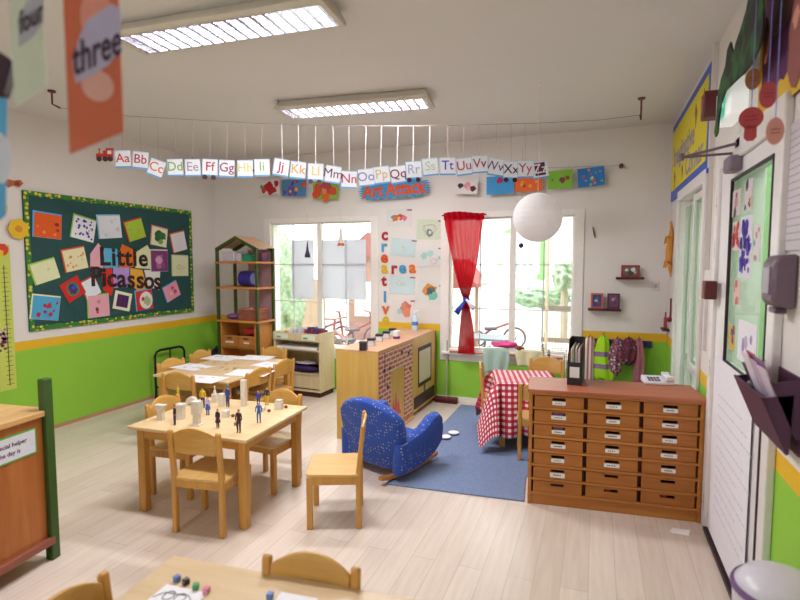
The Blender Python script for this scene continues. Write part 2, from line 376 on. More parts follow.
# ------------------------------------------------------------------ artwork helper
def sheet(name, label, cat, X, w, h, rot, col, border=None, marks=(), group=None, th=.0015, bside=(1, 1)):
    """a sheet of paper with coloured backing and painted marks (flat shapes in the sheet itself)"""
    X = X @ RZ(radians(rot)); b = MB(flat(col, .8))
    if border:
        d = .014; b.box(-w/2-d*bside[0], w/2+d*(bside[0] == 1)*.2, -h/2-d*.2, h/2+d*bside[1], -.0012, 0, flat(border, .8))
    b.box(-w/2, w/2, -h/2, h/2, 0, th, 0)
    z = th
    for mk in marks:
        k = mk[0]; z += .00012
        if k == 'b': _, u, v, r, c = mk[:5]; b.prism(blob(u*w, v*h, r*w, 12, .28), z-.001, z+.0002, flat(c, .8))
        elif k == 'r': _, u, v, a, e, c = mk; b.box((u-a/2)*w, (u+a/2)*w, (v-e/2)*h, (v+e/2)*h, z-.001, z+.0002, flat(c, .8))
        elif k == 'o': _, u, v, a, e, c = mk; b.prism([(u*w+a*w*cos(q*pi/12), v*h+e*h*sin(q*pi/12)) for q in range(24)], z-.001, z+.0002, flat(c, .8))
        elif k == 's':   # scribble line
            _, u, v, r, c, n = mk; pts = []
            for q in range(n): a = q*.8; rr = r*w*(.45+.55*abs(sin(q*1.3+u*9))); pts.append((u*w+rr*cos(a), v*h+rr*sin(a)*.8, z))
            b.tube(pts, .0022, 4, flat(c, .8))
        elif k == 't':   # printed text
            _, s, u, v, sz, c = mk; b.mesh(textmesh(s, sz, .0003), flat(c, .8), T(u*w, v*h, z+.0003))
        elif k == 'l':   # lines of small writing
            _, n, c = mk
            for q in range(n):
                v = h*(.42-.84*q/max(1, n-1)); x = -w*.42
                while x < w*.36:
                    L = random.uniform(.02, .06)*w*1.6; b.box(x, min(x+L, w*.42), v-.002, v+.002, z-.001, z+.0002, flat(c, .8)); x += L+w*.03
    return tag(b.build(name, None, X, smooth=False), label, cat, group)
def rb(n, cols, r0=.03, r1=.08, su=.8, sv=.8): return [('b', random.uniform(-su/2, su/2), random.uniform(-sv/2, sv/2), random.uniform(r0, r1), random.choice(cols)) for _ in range(n)]

# ------------------------------------------------------------------ bulletin board
p0 = Vector((XL, 3.12, .935)); BW, BH = 5.13-3.12, 2.175-.935
X = frame(p0+Vector((.014, BW/2, BH/2)), (0, 1, 0), (0, 0, 1))
bd = thing('bulletin_board', 'dark teal bulletin board reading Little Picassos with green and yellow border on left wall', 'bulletin board', X)
MB(flat('#1f4a4a', .8)).box(-BW/2, BW/2, -BH/2, BH/2, -.012, .004).build('panel', bd)
BORD = ramp_mat('border_dots', 'ShaderNodeTexVoronoi', [(0, '#d6c23a'), (.34, '#2f7a2a')], 22, Randomness=.6)
b = MB(BORD)
e = .042
def scal(x0, x1, y, s):   # wavy inner edge strip
    n = 40; pts = [(x0, y), (x1, y)]+[(x1+(x0-x1)*k/n, y+s*(e+.006*sin(k*2.4))) for k in range(n+1)]
    return pts
b.prism(scal(-BW/2, BW/2, BH/2, -1), .004, .008).prism(scal(-BW/2, BW/2, -BH/2, 1), .004, .008)
b.box(-BW/2, -BW/2+e, -BH/2+e, BH/2-e, .004, .008).box(BW/2-e, BW/2, -BH/2+e, BH/2-e, .004, .008)
b.build('border', bd, smooth=False)
def bl(x, y): q = X.inverted() @ P(x, y, 0, XL+.018); return q.x, q.y
for (poly, c) in [([(90, 254), (98, 243), (104, 251), (103, 268), (90, 268)], '#e3a9b8'), ([(104, 248), (117, 249), (118, 268), (104, 268)], '#58b3d6'), ([(119, 252), (122, 244), (134, 250), (133, 267), (119, 268)], '#e0701c'), ([(136, 252), (147, 245), (151, 252), (151, 269), (135, 268)], '#dfe3b4'),
                  ([(101, 270), (111, 267), (114, 285), (111, 296), (103, 290)], '#cf2a1c'), ([(113, 268), (129, 267), (129, 287), (113, 288)], '#b08fd0'), ([(130, 268), (142, 270), (147, 288), (139, 292), (130, 284)], '#e0a534'), ([(144, 270), (160, 270), (159, 290), (148, 287)], '#dfe0dc')]:
    MB(flat(c, .8)).prism([bl(*q) for q in poly], .006, .0085).build('backing_card', bd, smooth=False)
LET = ramp_mat('letter_dots', 'ShaderNodeTexVoronoi', [(0, '#8a4a34'), (.22, '#230d14')], 45)
def word(s, x0, x1, yc0, yc1, size):
    a = bl(x0, yc0); c = bl(x1, yc1)
    from_w = [{'i': .45, 'l': .45, 't': .62, 'L': .9, 'P': 1.0}.get(ch, .95) for ch in s]; tot = sum(from_w); acc = 0
    for ch, wd in zip(s, from_w):
        f = (acc+wd/2)/tot; acc += wd
        me = textmesh(ch, size, .003, .006); me2 = MB(LET).mesh(me, 0, T(a[0]+(c[0]-a[0])*f, a[1]+(c[1]-a[1])*f-(size*.12 if ch == 'p' else 0), .012))
        me2.build('letter', bd, smooth=False)
word('Little', 98, 148, 257, 259, .26); word('Picassos', 90, 161, 277, 282, .27)
A = 'pupil artworks pinned to the teal bulletin board'
def bart(x, y, w, h, rot, col, bc, marks, label):
    a = P(x-w/2, y, 0, XL); c = P(x+w/2, y, 0, XL); ww = c.y-a.y; a = P(x, y-h/2, 0, XL); c = P(x, y+h/2, 0, XL); hh = a.z-c.z
    s = 1.03 if abs(rot) < 3 else 1.0
    sheet('pinned_artwork', label, 'artwork', WL(x, y, .024), ww*s, hh*s, rot, col, bc, marks, A)
PUR = ['#3a2a98', '#4a35a8']
bart(48, 226, 27, 24, -4, '#dd5a1a', '#5aa5dd', rb(3, ['#e88a50']) + [('b', .33, .1, .08, '#7a2a20'), ('b', .36, -.15, .05, '#8a3020')], 'orange sheet with a dark smudge and blue edge, top left of the board')
bart(84, 229, 22, 22, -12, '#e6e4ec', '#8fc24a', rb(26, PUR, .02, .06), 'white sheet covered in violet dots with a green edge')
bart(110, 227, 22, 22, 5, '#dfe2ea', '#8cc2e4', rb(4, ['#c9d2e6', '#d9c2cc'], .04, .1), 'pale sheet with faint blue marks and a light blue edge')
bart(135.5, 230, 17, 19, 17, '#a3c63a', '#cf2f24', rb(7, ['#b5b040', '#b8a040'], .04, .08), 'lime green sheet with a red edge, tilted')
bart(159.5, 237, 15, 18, -8, '#dfe0b8', '#d98a90', [('b', -.1, .02, .28, '#1f5a34'), ('b', .2, .08, .22, '#2c6a3a'), ('b', .1, -.25, .14, '#6fa052')], 'cream sheet with a dark green painted tree shape')
bart(179, 242, 13.5, 18, 13, '#dcdadf', '#e0592a', [('s', 0, 0, .2, '#d2cfda', 9)], 'plain white sheet with an orange edge, right side of the board')
bart(159.5, 261, 16, 20, 0, '#7a3a72', '#ddd8cc', [('b', 0, .0, .3, '#b06a9c'), ('b', -.05, .05, .18, '#d9a3bd'), ('b', .2, -.2, .14, '#8a4a86')], 'purple painting with a pink blotch in the middle')
bart(180.5, 266, 15, 19, -1, '#dde0ba', '#c8cfa0', [('s', -.1, -.05, .16, '#3a5a4a', 8), ('s', .2, -.1, .1, '#3a5a4a', 6)], 'small cream sheet with a dark green squiggle')
bart(45.5, 271.5, 25, 20, 16, '#dde0b4', '#9cc84a', [('s', .15, .05, .06, '#8a9a8a', 6)], 'large nearly blank cream sheet with a green edge')
bart(75.5, 259.5, 22, 21, 11, '#e3dcb0', '#dd5a2a', rb(12, ['#c9824a', '#d09a60'], .02, .06), 'cream sheet with brown speckles and an orange edge')
bart(73, 289, 20, 20, 27, '#c9241c', None, [('o', 0, 0, .3, .36, '#3a7a6a'), ('b', 0, 0, .22, '#3a2a5a'), ('b', .05, .05, .1, '#3a48c8'), ('b', -.1, -.05, .1, '#6a1a3a')], 'red sheet with a dark teal and blue oval painting')
bart(46, 308, 27, 23, -9, '#4aa3cc', '#dfe0b4', [('b', -.05, .1, .08, '#b02a4a'), ('b', .1, .1, .1, '#b02a4a'), ('b', -.25, -.3, .09, '#a82a48'), ('b', .18, -.25, .08, '#b02a4a'), ('b', .3, -.1, .05, '#b02a4a'), ('b', .4, .25, .05, '#b02a4a'), ('b', -.02, -.17, .07, '#8a3a68')], 'sky blue sheet with crimson blots, bottom left of the board')
bart(91, 288, 15, 18, 24, '#d9e2e8', '#d04030', [], 'plain pale blue sheet behind the capital P')
bart(99, 306, 20, 21, 1, '#e0a0b0', '#86c84c', [('b', 0, .2, .09, '#c98090'), ('b', -.1, -.15, .09, '#7a3030'), ('b', -.08, -.28, .06, '#8a3a3a')], 'pink sheet with a dark brown blot and a green edge')
bart(122.5, 301, 17, 18, -14, '#e3e2c4', None, [('r', 0, 0, .68, .68, '#3f1a5a'), ('r', -.12, 0, .08, .6, '#5a1a4a'), ('r', .12, 0, .08, .6, '#582050')], 'cream framed square painted dark purple')
bart(144.5, 300, 16, 19, 4, '#cf241c', '#58a8d8', [('o', .1, -.02, .4, .45, '#e3ded6'), ('b', .15, -.05, .22, '#a5b88a'), ('b', -.1, .08, .1, '#b02a34')], 'red sheet with a white paper plate flower')
bart(172, 291.5, 14, 15, 22, '#e394a8', '#58a8d8', [('b', .1, .2, .1, '#cf2a3a'), ('b', .2, -.1, .12, '#a04a8a'), ('b', -.1, -.1, .1, '#e8b4c4')], 'pink sheet with red and purple blots, bottom right of the board')

# ------------------------------------------------------------------ growth chart & flowers left wall
X = WL(5.5, 318); t = thing('height_chart', 'tall pale green growth chart with ruler marks on the left wall', 'height chart', X)
hh = P(5, 245, 0, XL).z-P(5, 391, 0, XL).z
b = MB(flat('#c3cf5c', .7)).box(-.075, .06, -hh/2, hh/2, 0, .004); b.build('strip', t)
b = MB(flat('#5a4034', .7)).box(.002, .008, -hh*.47, hh*.36, .004, .006)
for k in range(26): b.box(-.012 if k % 2 else -.02, .03 if k % 2 else .04, -hh*.46+k*hh*.032-.002, -hh*.46+k*hh*.032+.002, .004, .006)
b.build('ruler_scale', t, smooth=False)
b = MB(flat('#8a3f74', .7))
for k in range(22): b.prism(blob(random.uniform(-.06, .0), random.uniform(-.28, -.08), .013, 8), .004, .006, random.choice([flat('#8a3f74', .7), flat('#5a2f54', .7), flat('#e3b5c8', .7)]))
b.build('flower_print', t, smooth=False)
MB(flat('#cf3a2a', .7)).prism(blob(.0, hh/2-.04, .05, 16, .08), .004, .008).prism(blob(-.02, hh/2-.07, .03, 10, .2), .008, .01, flat('#e3c02a', .7)).build('apple_cutout', t, smooth=False)
X = WL(18.5, 229, .03)
tag(MB(flat('#e3b81f', .7)).prism([(.088*(1 if k % 2 else .9)*cos(k*pi/7), .092*(1 if k % 2 else .9)*sin(k*pi/7)) for k in range(14)], 0, .004).prism(blob(0, 0, .03, 12, .1), .004, .006, flat('#cf8a1c', .7)).build('paper_flower', None, X, smooth=False), 'yellow paper flower overlapping the left edge of the bulletin board', 'paper flower')
X = WL(13, 183, .01)
tag(MB(flat('#b5643a', .7)).prism([(-.09, -.02), (-.05, .03), (0, .02), (.06, .035), (.085, .01), (.05, -.03), (0, -.02), (-.04, -.045)], 0, .004).prism(blob(.03, .0, .02, 8), .004, .006, flat('#8a3a2a', .7)).build('paper_bird', None, X, smooth=False), 'brown paper cutout above the yellow flower', 'paper cutout')
X = WL(1.5, 208, .01)
tag(MB(flat('#e3c22a', .7)).prism(blob(0, 0, .05, 14, .12), 0, .004).build('paper_sun', None, X, smooth=False), 'small yellow cutout at the far left edge of the photo', 'paper cutout')

# ------------------------------------------------------------------ near hanging number cards
def numcard(name, word, pts, dist, col, label, oval='#b9b2cc', ink='#3a2a4a', tsize=.05, txy=(0, 0), trot=0):
    """pts: left x, right x, y bottom left, y bottom right"""
    x0, x1, yb0, yb1 = pts
    n = Vector((-FW.x, -FW.y, 0)).normalized(); n = (Matrix.Rotation(radians(18), 3, 'Z') @ n)
    c = CAMP + Vector((FW.x, FW.y, 0)).normalized()*dist
    mid = PP((x0+x1)/2, (yb0+yb1)/2, PP((x0+x1)/2, 200, c, n), n)
    a = PP(x0, yb0, mid, n); d = PP(x1, yb1, mid, n)
    u = Vector((d.x-a.x, d.y-a.y, 0)).normalized()
    w = (d-a).dot(u); top = 2.32; h = top-(a.z+d.z)/2; ctr = (a+d)/2; ctr.z = top-h/2
    X = frame(ctr, u, (0, 0, 1))
    t = thing(name, label, 'number card', X, 'number cards hanging near the camera')
    s = (d.z-a.z)/2
    b = MB(flat(col, .6)).prism([(-w/2, -h/2-s), (w/2, -h/2+s), (w/2, h/2), (-w/2, h/2)], -.001, .001); b.build('card', t, smooth=False)
    MB(WHITE).tube([(0, h/2-.005, 0), (0, ZC-top+h/2, 0)], .0012, 5).build('string', t)
    return t, X, w, h
t, X, w, h = numcard('number_card', 'three', (70, 124, 154, 132), 1.15, '#c9684a', 'orange number card reading three hanging close to the camera')
def lc(x, y, X): return X.inverted() @ PP(x, y, X.translation, X.col[2].to_3d())
c = lc(98, 52, X); c2 = lc(98, 20, X); c3 = lc(98, 86, X)
MB(flat('#dd9484', .6)).prism([(c2.x+.028*cos(k*pi/10), c2.y+.05*sin(k*pi/10)) for k in range(20)], .001, .0016).prism([(c3.x+.026*cos(k*pi/10), c3.y+.028*sin(k*pi/10)) for k in range(20)], .001, .0016, flat('#dba79c', .6)).build('digit_print', t, smooth=False)
MB(flat('#b5aecb', .6)).prism([tuple(lc(*q, X))[:2] for q in [(73, 60), (80, 36), (88, 20), (112, 4), (121, 10), (121, 50), (108, 66), (92, 76), (76, 84)]], .0016, .0022).build('word_patch', t, smooth=False)
tm = textmesh('three', .046, .0005, .0006); MB(flat('#3f2440', .6)).mesh(tm, 0, T(c.x, c.y+.002, .003) @ Matrix(((1, 0, 0, 0), (.62, 1, 0, 0), (0, 0, 1, 0), (0, 0, 0, 1))) @ Matrix.Diagonal((.80, 1.75, 1, 1))).build('lettering', t, smooth=False)
t, X, w, h = numcard('number_card', 'four', (15, 47, 108, 86), 1.25, '#c6d3bf', 'pale green number card reading four, left of the orange one')
c = lc(29, 18, X)
MB(flat('#a9aebc', .6)).prism([tuple(lc(*q, X))[:2] for q in [(19, 48), (18, 22), (26, 2), (44, -8), (44, 20), (34, 36)]], .001, .0016).build('word_patch', t, smooth=False)
MB(flat('#4a4450', .6)).mesh(textmesh('four', .034, .0005, .0004), 0, T(c.x+.004, c.y+.0, .003) @ Matrix(((1, 0, 0, 0), (.8, 1, 0, 0), (0, 0, 1, 0), (0, 0, 0, 1))) @ Matrix.Diagonal((.70, 1.7, 1, 1))).build('lettering', t, smooth=False)
t, X, w, h = numcard('number_card', 'five', (-30, 6, 246, 222), 1.3, '#57a9d8', 'blue number card cut off by the left edge')
bpy.data.objects.remove([o for o in bpy.data.objects if o.parent == t and o.name.startswith('card')][0])
MB(flat('#57a9d8', .6)).prism([tuple(lc(*q, X))[:2] for q in [(-30, 246), (6, 215), (7, 98), (-30, 96)]], -.001, .001).build('card', t, smooth=False)
c = lc(0, 158, X); MB(flat('#cfd3e4', .6)).prism([(c.x+.02*cos(k*pi/10), c.y+.05*sin(k*pi/10)) for k in range(20)], .001, .0016).build('word_patch', t, smooth=False)
MB(flat('#3a1f2e', .6)).prism([tuple(lc(*q, X))[:2] for q in [(-10, 50), (2, 54), (15, 63), (14, 70), (8, 92), (6, 97), (-10, 97)]], -.02, .02).build('clip', t, bev=.004)

# ------------------------------------------------------------------ wires, alphabet train
wa = P(50, 100, 2, 2.78); wb = P(641, 112, 2, 2.74)
DIR = Vector((wb.x-wa.x, wb.y-wa.y, 0)).normalized(); NRM = DIR.cross(Vector((0, 0, 1)))
def onw(x, y): return PP(x, y, wa, NRM)
BRK = flat('#6a2a3c', .5)
wire_px = [(60, 108), (128, 116), (190, 119.5), (260, 123.5), (330, 126), (430, 126), (540, 123), (600, 120), (640, 115)]
wp = [onw(*q) for q in wire_px]
def wire_at(x):
    for i in range(len(wire_px)-1):
        if wire_px[i][0] <= x <= wire_px[i+1][0]:
            f = (x-wire_px[i][0])/(wire_px[i+1][0]-wire_px[i][0]); return wp[i].lerp(wp[i+1], f)
    return wp[0]
t = thing('curtain_wire', 'thin wire strung under the ceiling between two maroon brackets, carrying the alphabet cards', 'wire', T(*wa))
iv = T(*wa).inverted()
MB(flat('#8a7a78', .5)).tube([iv @ q for q in wp], .002, 5).build('wire', t)
for q, e in ((onw(52, 98), wp[0]), (onw(641, 114), wp[-1])):
    q = iv @ q; e = iv @ e; top = ZC-wa.z
    MB(BRK).tube([(q.x, q.y, top-.012), (q.x, q.y, top)], .028, 12).tube([(q.x, q.y, top), (q.x, q.y, min(q.z, top)-.045), e], .007, 8).build('bracket', t)
CARDS = [('Aa', 123.3, 158.6, 2, '#c0392b'), ('Bb', 140.4, 159.5, -6, '#b52a3a'), ('Cc', 156.6, 167.6, -20, '#d4622a'), ('Dd', 175.5, 167, 2, '#7aa84a'), ('Ee', 192.6, 167, 1, '#a090a8'), ('Ff', 210, 167, -3, '#b5203a'), ('Gg', 227, 168, -2, '#8f2a4a'), ('Hh', 245, 168, 0, '#d8d27a'), ('Ii', 262, 167, 1, '#8fb06a'), ('Jj', 281.4, 167, -9, '#b02a5a'), ('Kk', 298, 169.5, -6, '#d9a04a'), ('Ll', 315.5, 171.5, -2, '#d9cf70'), ('Mm', 333, 174, -8, '#5a2a50'), ('Nn', 349, 179, -2, '#b83a5a'), ('Oo', 366, 177, 6, '#7a82b8'), ('Pp', 381.5, 174.6, 7, '#d2b67a'), ('Qq', 398, 174, 8, '#7a1f3a'), ('Rr', 413.5, 169.5, 3, '#a3a8c4'), ('Ss', 430, 166.5, 6, '#b5cfae'), ('Tt', 447.5, 165.6, 1, '#4040b0'), ('Uu', 464, 166, 7, '#b83a50'), ('Vv', 479.5, 163.8, 4, '#a0284a'), ('Ww', 496, 166.5, -8, '#6a3a7a'), ('Xx', 511, 169.5, -1, '#4a1f3a'), ('Yy', 525, 168.6, 1, '#b84a6a'), ('Zz', 540, 169, 9, '#e8e4ee')]
for s, x, y, r, c in CARDS:
    wt = wire_at(x); p = onw(x, y)+NRM*(.004*(ord(s[0]) % 3)+.002*0)
    wd = (onw(x+7.8, y)-onw(x-7.8, y)).length
    Xc = frame(p, DIR, (0, 0, 1)) @ RZ(radians(r))
    t = thing('alphabet_card', 'white card printed %s hanging in the alphabet train' % s, 'alphabet card', Xc, 'alphabet cards on threads')
    b = MB(flat('#e4e6ee', .5)).box(-wd/2, wd/2, -wd/2, wd/2, -.0008, .0008).box(-wd/2, wd/2, -wd/2-.012, -wd/2, -.0008, .0012, flat('#5aa0dc', .5))
    b.box(-wd/2, -wd/2+.005, -wd/2, wd/2, .0008, .0012, flat('#9cc6e6', .5)).box(-wd/2, wd/2, wd/2-.005, wd/2, .0008, .0012, flat('#b5d3ea', .5))
    if s == 'Zz': b.box(-wd*.34, wd*.34, -wd*.4, wd*.4, .0008, .0014, flat('#5a1f4a', .5))
    b.build('card', t, smooth=False)
    MB(flat(c, .6)).mesh(textmesh(s, wd*.82, .0004, .0005), 0, T(0, 0, .002)).build('lettering', t, smooth=False)
    if s[0] in 'FLRX':
        for q in (-.3, .25): MB(flat('#3a1526', .5)).lathe([(.019, -.003), (.019, .003)], 14, 0, T(q*wd, -wd/2-.02, .001)).build('wheel', t)
    e = Xc.inverted() @ wt
    MB(flat('#e0d6d8' if x > 270 and x < 440 else '#b08a90', .6)).tube([(e.x*.0, wd/2-.003, .0), e], .0028 if 270 < x < 440 else .0014, 5).build('thread', t)
p = onw(105, 154.5); X = frame(p, DIR, (0, 0, 1)); wd = (onw(114, 154)-onw(96, 154)).length; s = wd/18
t = thing('paper_train_engine', 'red paper steam engine leading the alphabet cards', 'paper train', X)
def q(*a): return [(u*s, v*s) for u, v in a]
MB(flat('#b3261e', .6)).prism(q((-9, -3), (8, -3), (8, 4), (9, 4), (9, 6.5), (-1+2, 6.5), (1, 4.5), (-2, 4), (-2, 1), (-5, 1), (-5, 4), (-4, 6), (-7, 6), (-6, 4), (-6.5, 1), (-9, 1)), -.001, .001).build('body', t, smooth=False)
MB(flat('#d9d0c8', .6)).box(2.5*s, 6.5*s, .5*s, 4*s, .001, .0016).build('cab_window', t)
for u in (-6, 0, 5.2): MB(flat('#3a141c', .5)).lathe([(2.7*s, -.002), (2.7*s, .003)], 16, 0, T(u*s, -4.4*s, 0)).build('wheel', t)
MB(flat('#b08a90', .6)).tube([(5*s, 6*s, 0), X.inverted() @ wire_at(112)], .0012, 5).build('thread', t)

# lower wire with pictures
yw = YB-.07
a = P(252, 170, 1, yw); c = P(620, 165.5, 1, yw)
t = thing('picture_wire', 'thin wire along the back wall with a maroon end knob, carrying the pictures', 'wire', T(*a)); d = c-a
MB(flat('#8a7a78', .5)).tube([(0, 0, 0), tuple(d*.5+Vector((0, 0, -.045))), tuple(d)], .0018, 5).build('wire', t)
MB(BRK).tube([tuple(d+Vector((.012, .07, 0))), tuple(d+Vector((.012, -.005, 0)))], .02, 12).build('end_knob', t, bev=.004)
MB(BRK).tube([(0, .07, 0), (0, -.005, 0)], .014, 10).build('end_knob', t)
G2 = 'pictures hung from the wire on the back wall'
def wpic(x, y, w, h, rot, col, marks, label, border=None):
    p = P(x, y, 1, yw-.01); ww = (P(x+w/2, y, 1, yw)-P(x-w/2, y, 1, yw)).length; hh = P(x, y-h/2, 1, yw).z-P(x, y+h/2, 1, yw).z
    return sheet('hanging_picture', label, 'picture', frame(p, (1, 0, 0), (0, 0, 1)), ww, hh, rot, col, border, marks, G2)
wpic(269, 187.5, 21, 15, 3, '#ddd8d6', [('b', .0, .05, .22, '#b3202a'), ('b', .2, -.2, .14, '#b3202a'), ('b', .35, .2, .12, '#a82434'), ('b', -.25, -.15, .12, '#c03a30'), ('b', -.35, .1, .08, '#5fa05a'), ('b', .05, -.3, .12, '#b3202a')], 'white picture with a red painted creature, first on the picture wire')
wpic(294, 188, 24, 17, -3, '#4f86b8', rb(6, ['#9c2a48', '#7a2a5a', '#6a4a9a'], .06, .13)+[('b', .1, -.1, .07, '#e39a2a'), ('b', -.15, -.2, .05, '#e3c43a'), ('b', .4, .2, .1, '#d9482a')], 'blue picture with purple and red shapes, second on the picture wire')
wpic(325.5, 190, 25, 18, -1, '#7fb548', [('b', -.3, .1, .16, '#cf4f2a'), ('b', -.35, -.2, .16, '#cf4f2a'), ('b', 0, .1, .25, '#b04a4a'), ('b', .3, -.1, .16, '#cf4f2a'), ('b', .02, -.35, .17, '#d9622a'), ('b', -.05, -.05, .1, '#d98a4a')], 'green picture with an orange flower shape')
wpic(466, 187, 23, 14, -4, '#ddd6d6', [('b', -.25, .1, .12, '#3a2a3a'), ('b', .05, .1, .15, '#d98a98'), ('b', .3, -.1, .13, '#5a1f34'), ('b', .1, -.1, .1, '#e0a8b0')], 'small white picture with pink and black blots')
wpic(500, 185, 27, 18, 1, '#3f93cf', [('b', -.02, .25, .12, '#a02a5a'), ('b', .2, .3, .08, '#3a1a4a')], 'plain blue picture with crimson marks at the top')
wpic(528.5, 183.5, 27, 16, 2, '#e0642a', rb(6, ['#e39a3a', '#8a4a2a', '#e3c43a'], .03, .08), 'orange picture with small yellow marks, right of the plain blue one')
wpic(560, 179.5, 25, 18, 3, '#7fb83a', [('b', .1, -.05, .12, '#7a3a4a'), ('b', .3, .05, .1, '#a03a3a'), ('b', -.3, 0, .05, '#5a8a2a')], 'green picture with a dark red creature')
wpic(591, 177, 27, 19, 4, '#2f78c4', rb(12, ['#d94a3a', '#e3c43a', '#7fc05a', '#e08a3a'], .03, .06), 'blue picture of many small coloured fish, last on the wire')
# Art Attack sign
p = P(393.5, 189.5, 1, yw-.015); X = frame(p, (1, 0, 0), (0, 0, 1)) @ RZ(radians(2)); w = (P(429, 189, 1, yw)-P(358, 189, 1, yw)).length
t = thing('paper_sign', 'blue spiky paper sign reading Art Attack in orange letters', 'sign', X)
pts = []
for k in range(56):
    a = 2*pi*k/56; r = 1.0 if k % 2 else .86; pts.append((w/2*max(-1, min(1, 1.12*cos(a)))*r*1.02, .1*max(-1, min(1, 1.3*sin(a)))*r))
MB(flat('#3f8fc4', .7)).prism(pts, -.001, .001).build('backing', t, smooth=False)
MB(flat('#d9531c', .7)).mesh(textmesh('Art Attack', .20, .001, .007), 0, T(0, 0, .003) @ Matrix.Diagonal((w*.90/.90, 1, 1, 1))).build('lettering', t, smooth=False)

# creative area letters
G3 = 'paper letters spelling creative area'
for ch, x, y, c, lab in [('c', 384.7, 235, '#a8202c', 'crimson letter c at the top of the wall lettering'), ('r', 384, 246.6, '#4a9ac8', 'blue letter r in the upright word'), ('e', 384.3, 257.5, '#d9531f', 'orange letter e in the upright word'), ('a', 384.5, 268, '#d9b42a', 'yellow letter a where the two words cross'), ('t', 384, 281, '#a81f34', 'crimson letter t in the upright word'), ('i', 385, 297, '#4a8fc4', 'blue letter i in the upright word'), ('v', 385.6, 309, '#d9652a', 'orange letter v in the upright word'), ('e', 385.8, 319.5, '#dcb82a', 'yellow letter e at the foot of the upright word'), ('r', 394, 268.5, '#a8203a', 'crimson letter r right of the yellow a'), ('e', 402.5, 268, '#4a95c4', 'blue letter e in the level word'), ('a', 412.5, 267.7, '#dd6a1f', 'orange letter a ending the level word')]:
    tag(MB(flat(c, .7)).mesh(textmesh(ch, .185 if ch not in 't' else .17, .0015, .007), 0, T(0, 0, .0015)).build('wall_letter', None, WB(x, y, .004), smooth=False), lab, 'letter', G3)
G4 = 'paintings around the creative area lettering'
def wart(x, y, w, h, rot, col, marks, label):
    ww = (P(x+w/2, y, 1, YB)-P(x-w/2, y, 1, YB)).length; hh = P(x, y-h/2, 1, YB).z-P(x, y+h/2, 1, YB).z
    sheet('wall_painting', label, 'painting', WB(x, y, .003), ww, hh, rot, col, None, list(marks)+[('r', .42, .42, .2, .07, '#9c3a58')], G4)
wart(399, 218, 25, 18, 0, '#dad6d4', [('b', -.15, 0, .13, '#cf6a3a'), ('b', .05, .05, .12, '#b84a4a'), ('b', .22, -.02, .1, '#d9708a'), ('b', -.25, .05, .07, '#5a9a8a'), ('b', 0, 0, .06, '#e3b05a')], 'white painting with orange and pink rings, topmost of the wall paintings')
wart(429.6, 229.5, 26, 20, -2, '#ccd4bf', [('s', 0, 0, .3, '#b58a7a', 16), ('b', 0, -.15, .14, '#6a8a8a'), ('b', .02, -.15, .06, '#d9d0c8')], 'pale green painting with a grey smudge, beside the curtain top')
wart(403, 247.5, 25, 18, -6, '#c3d6da', [('b', .0, .05, .06, '#c8cfae'), ('s', .1, -.1, .1, '#a8b8b0', 8)], 'pale blue painting with faint marks above the word area')
wart(430.7, 257, 26, 18, 5, '#dadcdc', [('b', -.25, .1, .14, '#a8d0cc'), ('b', 0, .2, .12, '#b0d6ce'), ('s', .1, -.25, .16, '#d9708c', 10), ('b', .35, -.1, .08, '#9ccac8')], 'white painting with turquoise patches and a pink loop')
wart(402, 285, 25, 18, -1, '#c6dadf', [('s', -.1, .1, .12, '#d9a87a', 9), ('s', .05, .05, .1, '#b5cf8a', 9)], 'pale blue painting with small orange and green rings')
wart(429.6, 292, 25, 20, -13, '#d6dad6', [('b', -.02, .12, .26, '#d98a3a'), ('b', .05, 0, .2, '#6a6a5a'), ('b', .15, -.15, .18, '#7ab8a4'), ('b', 0, .02, .1, '#4a5a6a')], 'tilted painting with an orange and teal blot')
wart(404, 309.5, 22, 19, 4, '#dcd8d6', [('b', .1, .08, .26, '#d9705a'), ('b', .12, -.15, .2, '#dd8a70'), ('b', -.2, -.1, .12, '#a8c8c8'), ('b', 0, .2, .12, '#c8907a')], 'painting with a large red blot, lowest on the wall')

# lantern
p = P(537.5, 217.5, 1, 4.0); R = (P(562.5, 217, 1, 4.0)-P(512.5, 217, 1, 4.0)).length/2
t = thing('paper_lantern', 'large round white paper lantern hanging from the ceiling', 'paper lantern', T(*p))
LANT = sheer('lantern_paper', '#f7f4f5', .0, transl=.5)
prof = []
for k in range(65):
    a = pi*k/64; a = max(.09, min(pi-.09, a)); prof.append((R*sin(a)*(1-.012*abs(sin(k*pi/4))), -R*cos(a)))
MB(LANT).lathe(prof, 32).build('paper_globe', t)
MB(flat('#d9cfd0', .6)).tube([(0, 0, R*.99), (0, 0, ZC-p.z)], .0015, 6).build('string', t)
MB(WHITE).tube([(0, 0, ZC-p.z-.015), (0, 0, ZC-p.z)], .012, 10).build('ceiling_hook', t)

